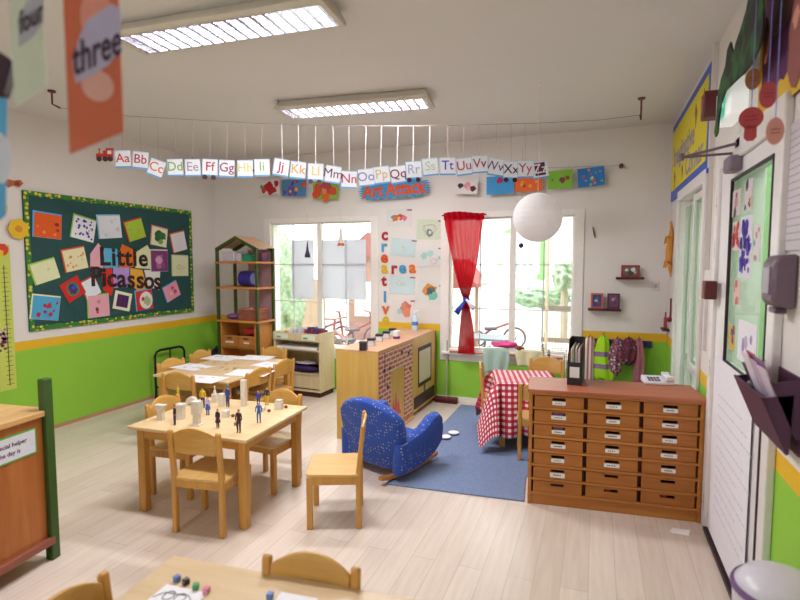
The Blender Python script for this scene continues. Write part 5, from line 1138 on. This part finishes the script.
els = [(0, '#a8dc1c'), (.28, '#8a7090'), (.39, '#a8dc1c'), (.55, '#8a7090'), (.66, '#a8dc1c')]; e_ = cr.color_ramp.elements
while len(e_) < len(els): e_.new(.5)
for a_, (p_, h_) in zip(e_, els): a_.position = p_; a_.color = lin(h_)
nt.links.new(cr.outputs[0], bs.inputs['Base Color']); bs.inputs['Roughness'].default_value = .7; HV = m
garment('safety_vest', 'fluorescent yellow safety vest with grey bands on the coat rail', 'vest', gx(603), .82, [(0, 0, .02, .03), (.05, -.005, .05, .04), (.15, -.015, .07, .045), (.3, 0.0, .085, .05), (.42, .015, .085, .05), (.44, .015, .03, .02)], HV, seed=1)
garment('dress', 'patterned dress in dark plum and white on the coat rail', 'dress', gx(616.5), .80, [(0, .01, .02, .03), (.05, 0, .045, .045), (.2, -.015, .06, .05), (.33, -.005, .05, .05), (.36, 0, .02, .02)], ramp_mat('plum_print', 'ShaderNodeTexVoronoi', [(.15, '#e0d0dc'), (.45, '#4a1a34'), (.8, '#b86a7a')], 26, .8), seed=2)
garment('bag', 'dark floral bag bunched up on the coat rail', 'bag', gx(628.5), .81, [(0, 0, .02, .03), (.04, 0, .055, .055), (.12, 0, .075, .065), (.22, 0, .06, .055), (.26, 0, .02, .02)], ramp_mat('floral_print', 'ShaderNodeTexVoronoi', [(.1, '#b8a0b0'), (.35, '#3f1830'), (.9, '#8a3048')], 22, .8), seed=3)
garment('coat', 'dusty rose coat hanging rightmost on the coat rail', 'coat', gx(639), .80, [(0, 0, .02, .03), (.05, .0, .035, .045), (.2, .01, .045, .05), (.42, .015, .055, .05), (.44, .01, .02, .02)], flat('#a86470', .85), seed=4)

# ------------------------------------------------------------------ right wall things
def wr(x, y, off=0.0): p = P(x, y, 0, XR-off); return p
# imaginative corner sign
a = wr(664.5, 141); c = wr(712, 66); y_far = 5.50; y_near = 3.78; zt, zb = 2.79, 2.11
X = frame((XR-.012, (y_far+y_near)/2, (zt+zb)/2), (0, -1, 0), (0, 0, 1)); w = y_far-y_near; h = zt-zb
t = thing('corner_sign', 'yellow sign with blue border reading Imaginative Corner high on the right wall', 'sign', X)
MB(flat('#2f55c0', .5)).box(-w/2, w/2, -h/2, h/2, -.011, .002).build('border', t); MB(flat('#e0cf22', .6)).box(-w/2+.03, w/2-.05, -h/2+.085, h/2-.06, .002, .005).build('panel', t, smooth=False)
LT = flat('#a8a87a', .6); LTO = flat('#9890a0', .6)
MB(LTO).mesh(textmesh('Imaginative', .24, .001, .004), 0, T(-.18, .02, .006)).mesh(textmesh('Corner', .24, .001, .004), 0, T(.35, -.16, .006)).build('lettering', t, smooth=False)
b = MB(flat('#8a5a3a', .6))
for (u, v, s) in ((-.62, -.17, 1), (-.18, -.17, .8), (.38, .13, 1.1), (.68, .18, .7)): b.prism([(u-.04*s, v+.03*s), (u-.01, v+.08*s), (u+.05*s, v+.02*s), (u+.01, v-.08*s), (u-.01, v-.02*s)], .005, .0065)
b.build('leaf_print', t, smooth=False)
# conduit and boxes
yc = 3.66
t = thing('wall_conduit', 'white vertical conduit on the right wall between the two doors', 'conduit', T(XR, yc, 0)); MB(flat('#d8d0cc', .5)).box(-.03, -.001, -.018, .018, 2.12, ZC-.001).build('upper_duct', t); MB(flat('#d8d2d4', .5)).box(-.018, -.001, -.012, .012, 1.0, 1.36).build('lower_duct', t); MB(flat('#d8d0cc', .5)).box(-.024, -.001, -.006, .006, 1.5, 2.12).build('cable', t)
MRN = flat('#5a1a1c', .45)
def wbox(x, y, w, h, d, lab): p = wr(x, y, d); X = T(XR-d/2-.031, p.y, p.z); t = thing('alarm_box', lab, 'alarm box', X, 'maroon boxes on the conduit'); MB(MRN).box(-d/2, d/2, -w/2, w/2, -h/2, h/2).build('casing', t, bev=.006); MB(flat('#8a3a34', .4)).box(-d/2-.003, -d/2, -w*.3, w*.3, -h*.3, h*.3).build('cover', t, bev=.002)
wbox(709, 106, .11, .14, .09, 'dark maroon box high beside the yellow sign')
wbox(709.5, 290, .09, .10, .06, 'small dark maroon box between the two doors at shoulder height')
# gecko
G = [wr(x, y) for x, y in [(661.5, 224)]]
t = thing('wooden_gecko', 'orange wooden lizard on the right wall near the corner', 'wooden lizard', T(XR-.001, 5.32, 1.66) @ Matrix.Scale(.82, 4))
b = MB(flat('#d08a3a', .5)); b.tube([(-.02, .12, .32), (-.02, .02, .22), (-.025, .0, .12), (-.03, .04, 0), (-.03, .06, -.12), (-.025, .0, -.2), (-.02, -.06, -.30)], [.008, .02, .03, .042, .038, .022, .006], 10)
for s, z in ((1, .12), (-1, .12), (1, -.15), (-1, -.15)): b.tube([(-.025, .03, z), (-.06, .03+s*.08, z+.03), (-.075, .03+s*.09, z-.05)], [.013, .011, .008], 6)
b.build('body', t)
t = thing('wall_spoon', 'small dark red utensil hanging on the right wall below the lizard', 'utensil', T(XR-.001, 5.25, 1.03) @ Matrix.Scale(.8, 4)); MB(flat('#7a2028', .5)).tube([(-.012, 0, .02), (-.012, .0, .24)], .009, 8).ball((-.02, 0, 0), .03, sz=1).build('utensil', t)
t = thing('corner_ledge', 'tiny dark ledge with a red bottle in the back right corner', 'ledge', T(XR-.001, 5.42, .93)); MB(LG).box(-.06, 0, -.09, .09, -.02, 0).build('board', t, bev=.002)
tag(MB(flat('#a8343c', .4)).lathe([(.016, 0), (.016, .09), (.007, .11), (.007, .15)], 12).build('small_bottle', None, T(XR-.03, 5.42, .932)), 'small red bottle on the tiny corner ledge', 'bottle')
# door posters and papers on the glass
def rsheet(name, x0, x1, y0, y1, col, marks, lab, cat='poster', off=.022, border=None, grp=None):
    a = P(x0, (y0+y1)/2, 0, XR-off); c = P(x1, (y0+y1)/2, 0, XR-off); m_ = P((x0+x1)/2, (y0+y1)/2, 0, XR-off); top = P((x0+x1)/2, y0, 0, XR-off).z; bot = P((x0+x1)/2, y1, 0, XR-off).z
    X = frame((XR-off, (a.y+c.y)/2, (top+bot)/2), (0, -1, 0), (0, 0, 1)); return sheet(name, lab, cat, X, a.y-c.y, top-bot, 0, col, border, marks, grp)
X = frame((XR-.022, (3.25+2.50)/2, .55), (0, -1, 0), (0, 0, 1))
s = sheet('door_poster', 'large white handwritten poster on the lower half of the entrance door', 'poster', X, .72, .98, 0, '#e6e3ec', None, [])
b = MB(flat('#c6c8da', .6)); random.seed(5)
for k in range(12):
    y = .30-k*.055; x = -.26
    while x < .18+.1*(k % 3): L_ = random.uniform(.02, .05); b.box(x, x+L_, y-.004, y+.004, .0014, .0019); x += L_+.014
hw = b.build('handwriting', s, smooth=False); hw['kind'] = 'stuff'
random.seed(11)
GP = 'pictures stuck on the entrance door glass'
rsheet('door_picture', 733, 741, 190, 216, '#c8bcc0', rb(4, ['#7a5a54', '#b88a7a', '#5a4a4a'], .1, .2), 'portrait photo at the top left of the entrance door glass', 'photo', grp=GP)
rsheet('door_picture', 745, 753, 180, 210, '#cfc4c8', rb(4, ['#8a6a5a', '#d0a890', '#4a3a4a'], .1, .2), 'portrait photo at the top middle of the entrance door glass', 'photo', grp=GP)
rsheet('door_picture', 733, 740, 222, 250, '#d8c0c4', rb(14, ['#a82a34', '#8a2030', '#b84a4a'], .1, .16), 'red speckled handprint sheet on the entrance door glass', 'artwork', grp=GP)
rsheet('door_picture', 740, 752, 216, 278, '#d9d4e4', rb(34, ['#3a2a9a', '#4a38a8', '#2a1f7a'], .06, .12), 'white sheet densely dabbed with violet on the entrance door glass', 'artwork', grp=GP)
rsheet('door_picture', 754, 760, 225, 262, '#dcd4d8', rb(5, ['#c88a7a', '#8a9ab8'], .1, .2), 'narrow pale sheet at the right of the entrance door glass', 'artwork', grp=GP)
rsheet('door_picture', 734, 740, 280, 305, '#d8b8b4', rb(5, ['#b86a5a', '#c89a8a'], .1, .2), 'small pinkish sheet lower on the entrance door glass', 'artwork', grp=GP)
rsheet('door_picture', 738, 757, 322, 365, '#e2e0e8', rb(5, ['#b8a8c0', '#9a8ab0'], .06, .1, .5, .3), 'white notice with small mauve figures low on the entrance door glass', 'notice', grp=GP)
rsheet('door_picture', 729, 735, 325, 350, '#c8a84a', rb(5, ['#7a3a7a', '#3a6a5a'], .12, .2), 'small yellow and purple picture low on the entrance door glass', 'artwork', grp=GP)
rsheet('wall_notice', 786, 815, 118, 250, '#cbc4cc', [('l', 16, '#8a8090')], 'typed white notice on the right wall above the dispenser', 'notice', .006)
# exit sign
t = thing('exit_sign', 'lit green exit sign above the entrance door', 'exit sign', T(XR-.05, 3.05, 2.335))
MB(emis('#f2f6f0', .35)).box(-.03, .049, -.15, .15, -.085, .085).build('light_box', t, bev=.012)
MB(emis('#2fbf98', .6)).box(-.032, -.030, -.07, .14, -.075, .075).build('green_face', t, smooth=False)
MB(emis('#e8fff4', .7)).mesh(textmesh('EXIT', .065, .0004, .001), 0, frame((-.0335, .035, 0), (0, -1, 0), (0, 0, 1))).build('lettering', t, smooth=False)
# purple display board above door with scalloped border
random.seed(3)
pb0, pb1, pz0, pz1 = 1.70, 2.70, 2.14, 2.80
X = frame((XR-.008, (pb0+pb1)/2, (pz0+pz1)/2), (0, -1, 0), (0, 0, 1)); w = pb1-pb0; h = pz1-pz0
t = thing('display_board', 'purple display board with a scalloped yellow border above the entrance door', 'display board', X)
MB(flat('#5a2358', .8)).box(-w/2, w/2, -h/2, h/2, -.007, .003).build('panel', t)
b = MB(flat('#d9ae22', .7)); pts = [(-w/2, -h/2), (w/2, -h/2)]+[(w/2-w*k/24, -h/2+.085+(.018 if k % 2 else 0)) for k in range(25)]
b.prism(pts, .003, .005).box(-w/2, -w/2+.04, -h/2, h/2, .003, .005).build('border', t, smooth=False)
MB(flat('#4a1c14', .7)).box(-.28, .1, -.04, .18, .005, .012).build('brown_card', t); MB(flat('#1f1c44', .7)).prism(blob(-.32, .2, .06, 12, .1), .005, .01).build('navy_spot', t, smooth=False)
tag(MB(flat('#8a4a44', .7)).prism(blob(0, 0, .10, 14, .15, .7, 1.5), 0, .004).prism(blob(.0, .08, .03, 10), .004, .006, flat('#c88a7a', .7)).build('paper_cutout', None, frame(P(797, 42, 0, XR-.05), (0, -1, 0), (0, 0, 1)), smooth=False), 'brown red paper cutout at the right edge of the purple board', 'paper cutout')
tag(MB(flat('#a85a50', .7)).prism(blob(0, 0, .05, 14, .15, .7, 1.6), 0, .004).build('paper_cutout', None, frame(P(767, 40, 0, XR-.06), (0, -1, 0), (0, 0, 1)), smooth=False), 'small brown red paper cutout at the left of the purple board', 'paper cutout')
# dark green dragon cutout
def poly_r(pxs, off): return [(-(P(x, y, 0, XR-off).y), P(x, y, 0, XR-off).z) for x, y in pxs]
X = frame((XR-.10, 0, 0), (0, -1, 0), (0, 0, 1))
DG_ = ramp_mat('dragon_paint', 'ShaderNodeTexNoise', [(.45, '#1f241c'), (.62, '#2a5a2a')], 9, .8, out='Fac')
pl = poly_r([(764, 0), (758, -12), (750, -6), (747, 10), (741, 30), (736, 45), (734, 55), (731, 42), (728, 50), (726, 66), (722, 78), (718, 98), (717, 118), (715, 132), (716, 137), (718, 133), (719.5, 118), (722, 102), (726, 91), (731, 86), (737, 80), (745, 73), (752, 64), (758, 52), (762, 40), (764, 26)], .10)
tag(MB(DG_).prism(pl, -.004, .004).build('dragon_cutout', None, X, smooth=False), 'dark green dragon shaped cutout hanging beside the exit sign', 'dragon cutout')
# hanging tags
GT = 'cardboard tags hanging above the entrance door'
def htag(x, y, r, col, lab, off, sx=1, sy=1, tail=0, topy=0):
    p = P(x, y, 0, XR-off); X = frame(p, Vector((RT.x*.8, RT.y*.8-.3, 0)), (0, 0, 1)); t = thing('hanging_tag', lab, 'tag', X, GT)
    b = MB(flat(col, .6)).prism([(r*sx*cos(k*pi/9), r*sy*sin(k*pi/9)) for k in range(18)], -.002, .002)
    if tail: b.prism([(-r*.5, -r*.7), (r*.5, -r*.7), (r*.5, -r*(1+tail)), (r*.25, -r*(1.3+tail)), (-r*.25, -r*(1.3+tail)), (-r*.5, -r*(1+tail))], -.002, .002)
    b.build('card', t, smooth=False)
    z1 = min(ZC-p.z, 2.82-p.z); MB(flat('#7a78c0', .5)).tube([(0, r*sy*.9, 0), (0, z1, 0)], .0016, 5).build('ribbon', t)
    b = MB(flat('#7a2a38', .6))
    for k in range(2): b.box(-r*.5*sx, r*.5*sx, r*.12-k*r*.35, r*.2-k*r*.35, .002, .0025)
    b.build('writing', t, smooth=False)
htag(751, 118, .040, '#b8484a', 'round red tag with a tail, lowest left of the hanging tags', .12, tail=.8)
htag(753, 79, .033, '#9a6a3a', 'brown tag, highest of the hanging tags', .11, .8, 1.2)
htag(768, 95, .034, '#b0454e', 'long red tag with a white stripe', .13, .75, 1.25)
htag(775, 131, .032, '#c88a80', 'pinkish oval tag, lowest right of the hanging tags', .14, .75, 1.3)
# dispenser
p = P(781, 283, 0, XR-.07); X = T(XR-.001, 2.205, 1.48) @ Matrix.Scale(.93, 4); DP = flat('#6e5a6c', .35)
t = thing('soap_dispenser', 'mauve grey wall mounted dispenser right of the entrance door', 'dispenser', X)
MB(DP).prism([(0, -.10), (-.06, -.095), (-.078, -.07), (-.078, .07), (-.06, .10), (0, .105)], -.07, .07, 0, Matrix(((1, 0, 0, 0), (0, 0, 1, 0), (0, 1, 0, 0), (0, 0, 0, 1)))).build('housing', t, bev=.012, seg=3)
MB(flat('#857488', .3)).box(-.085, -.074, -.045, .045, -.05, .06).build('front_cover', t, bev=.006)
MB(flat('#5a4658', .4)).box(-.06, -.02, -.04, .04, -.12, -.098).build('nozzle', t, bev=.006)
MB(flat('#d8d4dc', .3)).box(-.06, -.03, .071, .082, -.09, .0).build('side_clip', t, bev=.004)
# brochure pockets
X = T(XR-.001, 2.22, 1.06) @ Matrix.Scale(1.18, 4); t = thing('brochure_holder', 'purple wall pocket holding leaflets below the dispenser', 'brochure holder', X); PM = flat('#4a2444', .45)
XZp = Matrix(((1, 0, 0, 0), (0, 0, 1, 0), (0, 1, 0, 0), (0, 0, 0, 1)))
for (dx, z) in ((0, .0), (-.022, -.045)):
    b = MB(PM)
    b.prism([(dx-.005, z-.08), (dx-.012, z-.084), (dx-.078, z+.075), (dx-.071, z+.078)], -.16, .16, 0, XZp)
    b.prism([(dx-.005, z-.08), (dx-.072, z+.075), (dx-.0, z+.09)], .156, .16, 0, XZp).prism([(dx-.005, z-.08), (dx-.072, z+.075), (dx-.0, z+.09)], -.16, -.156, 0, XZp)
    b.build('pocket', t, smooth=False)
MB(PM).box(-.005, 0, -.16, .16, -.13, .09).build('back_plate', t)
LC = ['#c8b8cc', '#9a7a9a', '#d8d0dc', '#b8506a', '#7a4a7a', '#c0a8c0', '#e0dce4', '#8a5a8a', '#d0c0d0']
for k in range(9):
    y = .105-k*.026; tag(MB(flat(LC[k], .6)).box(-.0015, .0015, -.045, .045, 0, .165+.008*(k % 4)).build('leaflet', None, X @ T(-.020-.006*(k % 3), y, -.045) @ RY(-.36)), ['pale lilac', 'mauve', 'white lilac', 'rose red', 'plum', 'dusty lilac', 'near white', 'purple', 'light mauve'][k]+' leaflet standing in the purple wall pocket', 'leaflet', 'leaflets in the wall pocket')
# white bin
t = thing('swing_bin', 'white domed bin with a mauve rim in the bottom right corner', 'bin', T(.515, 1.70, 0)); rr = .12
MB(flat('#cfcbd6', .35)).lathe([(rr*.82, 0), (rr, .60)], 28).build('bin_body', t)
MB(flat('#6f4f80', .4)).lathe([(rr*.98, .605), (rr*1.04, .61), (rr*1.06, .62), (rr*1.02, .63), (rr*.97, .628)], 32).build('rim', t)
MB(flat('#d2ceda', .3)).lathe([(rr, .60), (rr*.97, .63), (rr*.8, .655), (rr*.4, .675), (.01, .68)], 32).build('lid', t)

# ================================================================== OUTSIDE
struct(MB(flat('#c9c2ba', .9)).box(-14, 12, YB+.2, 22, -.12, -.05).build('ground'))
struct(MB(flat('#c9c2ba', .9)).box(XR+.2, 12, -4, YB+.2, -.12, -.05).build('ground'))
def bp(x, y, yp): return P(x, y, 1, yp)
YN = 14.0
a = bp(430, 300, YN); c = bp(600, 300, YN); X = T(0, YN, 0)
t = thing('white_building', 'white building with a green trimmed arched window seen through the right window', 'building', X)
MB(flat('#dcdcdc', .8)).box(a.x-1, c.x+1.5, 0, 4, -.05, 5.2).build('wall', t)
q0 = bp(497, 279, YN); q1 = bp(546, 232, YN); GT_ = flat('#7aa862', .7); xm = (q0.x+q1.x)/2; hw = (q1.x-q0.x)/2
b = MB(GT_).box(q0.x, q1.x, -.06, -.001, q0.z, q0.z+.14).box(q0.x, q0.x+.13, -.06, -.001, q0.z+.14, q1.z-.3).box(q1.x-.13, q1.x, -.06, -.001, q0.z+.14, q1.z-.3)
arc = [(xm+hw*cos(pi*k/12), q1.z-.3+hw*.75*sin(pi*k/12)) for k in range(13)]+[(xm+(hw-.13)*cos(pi*k/12), q1.z-.3+(hw-.13)*.75*sin(pi*k/12)) for k in range(12, -1, -1)]
b.prism(arc, 0.001, .06, 0, XZ); b.build('window_trim', t, smooth=False)
b = MB(flat('#6d787c', .3)); x0, x1 = q0.x+.3, q1.x-.3; zt_ = bp(520, 250, YN).z; zb_ = bp(520, 273, YN).z
for i in range(4):
    for j in range(2): xx = x0+(x1-x0)*i/4; b.box(xx+.03, xx+(x1-x0)/4-.03, -.02, -.001, zb_+(zt_-zb_)*j/2+.03, zb_+(zt_-zb_)*(j+1)/2-.03)
b.build('window_panes', t, smooth=False)
def bush(name, lab, cat, x0, x1, y0, y1, yp, col, dth=.5):
    a = bp(x0, y1, yp); c = bp(x1, y0, yp); cx = (a.x+c.x)/2; hw = (c.x-a.x)/2; z0 = max(-.05, a.z); z1 = c.z
    me = bmesh.new(); bmesh.ops.create_icosphere(me, subdivisions=4, radius=1); V = [v.co.copy() for v in me.verts]; F = [tuple(v.index for v in f.verts) for f in me.faces]; me.free()
    out = []
    for v in V:
        n = 1+.10*sin(v.x*9+v.y*5)+.09*sin(v.z*11+v.x*6)+.07*sin(v.y*17+v.z*13); out.append((v.x*hw*n, v.y*dth*n, v.z*(z1-z0)/2*n))
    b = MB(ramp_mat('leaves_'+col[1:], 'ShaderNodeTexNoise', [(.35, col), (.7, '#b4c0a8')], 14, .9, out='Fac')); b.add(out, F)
    return tag(b.build(name, None, T(cx, yp, (z0+z1)/2)), lab, cat)
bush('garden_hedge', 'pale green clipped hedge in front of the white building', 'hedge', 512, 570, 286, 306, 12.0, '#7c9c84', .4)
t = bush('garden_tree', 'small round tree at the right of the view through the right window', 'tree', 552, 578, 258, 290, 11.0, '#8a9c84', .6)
a = bp(565, 300, 11.0); MB(flat('#b0a090', .9)).tube([(0, 0, -.2), (0, 0, -1.6)], .07, 8).build('trunk', t)
a = bp(541, 324, 9.0); c = bp(576, 300, 9.0); t = thing('garden_fence', 'pinkish wooden picket fence outside the right window', 'fence', T(a.x, 9.0, 0)); w = c.x-a.x; FM = flat('#a08c82', .8)
for k in range(12): MB(FM).box(w*k/12+.01, w*(k+1)/12-.03, -.015, .015, -.05, c.z).build('picket', t)
MB(FM).box(0, w, .015, .04, c.z*.8, c.z*.8+.08).box(0, w, .015, .04, .2, .28).build('rail', t)
t = thing('garden_post', 'slim orange beige post outside the right window', 'post', T(bp(547, 300, 8.6).x, 8.6, -.05)); MB(flat('#c0a898', .8)).tube([(0, 0, 0), (0, 0, 2.2)], .025, 10).build('shaft', t); MB(flat('#a07850', .8)).lathe([(.035, 2.2), (.04, 2.24), (.01, 2.3)], 12).build('cap', t)
t = thing('garden_table', 'white garden table outside the right window', 'garden table', T(bp(492, 330, 7.4).x, 7.4, -.05)); GM = flat('#7a7e86', .6)
MB(GM).box(-.35, .3, -.25, .25, .50, .53).build('tabletop', t)
for x in (-.3, .25):
    for y in (-.2, .2): MB(GM).box(x-.02, x+.02, y-.02, y+.02, 0, .50).build('leg', t)
t = thing('red_canopy', 'pinkish red play canopy outside behind the curtain', 'canopy', T(bp(462, 305, 8.5).x, 8.5, -.05)); MB(flat('#9a4c4a', .8)).prism([(-.6, 1.2), (0, 1.65), (.35, 1.25), (.35, 1.2), (-.6, 1.15)], -.5, .5, 0, XZ).build('canopy_cloth', t)
for x in (-.5, .25): MB(flat('#a88878', .6)).tube([(x, 0, 0), (x, 0, 1.25)], .03, 8).build('post', t)
def trike(x, y, yp, rot, col, lab):
    p = bp(x, y, yp); t = thing('tricycle', lab, 'tricycle', T(p.x, yp, -.05) @ RZ(rot) @ Matrix.Scale(1.15, 4), 'tricycles outside'); m_ = flat(col, .4)
    MB(m_).tube([(-.3, 0, .14), (-.1, 0, .30), (.22, 0, .42)], .022, 8).tube([(.22, 0, .58), (.28, 0, .16)], .02, 8).tube([(.2, -.18, .60), (.22, 0, .58), (.2, .18, .60)], .014, 8).tube([(-.3, -.2, .12), (-.3, .2, .12)], .014, 8).build('frame', t)
    MB(flat('#5a4a5a', .6)).box(-.2, 0, -.09, .09, .30, .34).build('seat', t, bev=.01)
    for wx, wy, wrr in ((.28, 0, .17), (-.3, .2, .12), (-.3, -.2, .12)): MB(flat('#5a4c54', .6)).tube([(wx+wrr*cos(a*pi/8), wy, wrr+wrr*sin(a*pi/8)-.0) for a in range(17)], .018, 6, cap=False).lathe([(.03, -.02), (.03, .02)], 8, m_, T(wx, wy, wrr) @ RX(pi/2)).build('wheel', t)
trike(326, 318, 8.6, .3, '#904048', 'red tricycle outside the left window, leftmost')
trike(343, 324, 7.4, 2.6, '#985258', 'pinkish tricycle outside the left window, between two others')
trike(358, 319, 8.6, .9, '#8c4248', 'red tricycle outside the left window, rightmost')
trike(497, 318, 9.6, .2, '#985a5c', 'pale red tricycle seen through the right window')
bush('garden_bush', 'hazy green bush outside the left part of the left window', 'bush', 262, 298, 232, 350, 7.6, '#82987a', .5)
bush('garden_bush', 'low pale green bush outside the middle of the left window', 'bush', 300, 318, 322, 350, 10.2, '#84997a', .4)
t = thing('garden_shed', 'pink red play house outside at the right of the left window', 'play house', T(bp(372, 300, 10).x, 10, -.05)); MB(flat('#96706a', .8)).box(-.35, .6, -.4, .4, 0, 1.7).build('walls', t); MB(flat('#8c504c', .8)).prism([(-.5, 1.7), (.12, 2.2), (.75, 1.7)], -.5, .5, 0, XZ).build('roof', t)
MB(flat('#e8dcd4', .8)).box(-.2, .2, -.42, -.40, .5, 1.2).build('window', t)
t = thing('wooden_board', 'pale tan wooden board standing outside behind the tracing paper', 'board', T(bp(311, 306, 9.4).x, 9.4, -.05)); MB(flat('#98806c', .8)).box(-.22, .2, -.02, .02, 0, 1.25).build('panel', t); MB(flat('#907860', .8)).box(-.2, -.15, .02, .3, 0, .9).box(.12, .17, .02, .3, 0, .9).build('support', t)
# green wall outside the glass doors
t = thing('garden_wall', 'pale green painted wall outside the glass doors', 'garden wall', T(1.9, 0, -.05)); MB(flat('#587548', .8)).box(0, .2, -1.5, 13.5, 0, 3.3).build('wall_body', t); MB(flat('#e8e8e4', .7)).box(-.04, .24, -1.5, 13.5, 3.3, 3.38).build('coping', t)

# ================================================================== WORLD & EXPOSURE
w_ = bpy.data.worlds.new('daylight'); scene.world = w_; w_.use_nodes = True
bg = w_.node_tree.nodes['Background']; bg.inputs['Color'].default_value = (1.0, .985, .985, 1); bg.inputs['Strength'].default_value = 5.0
vs = scene.view_settings; scene.display_settings.display_device = 'sRGB'; vs.view_transform = 'Standard'; vs.look = 'None'; vs.exposure = .32; vs.gamma = 1
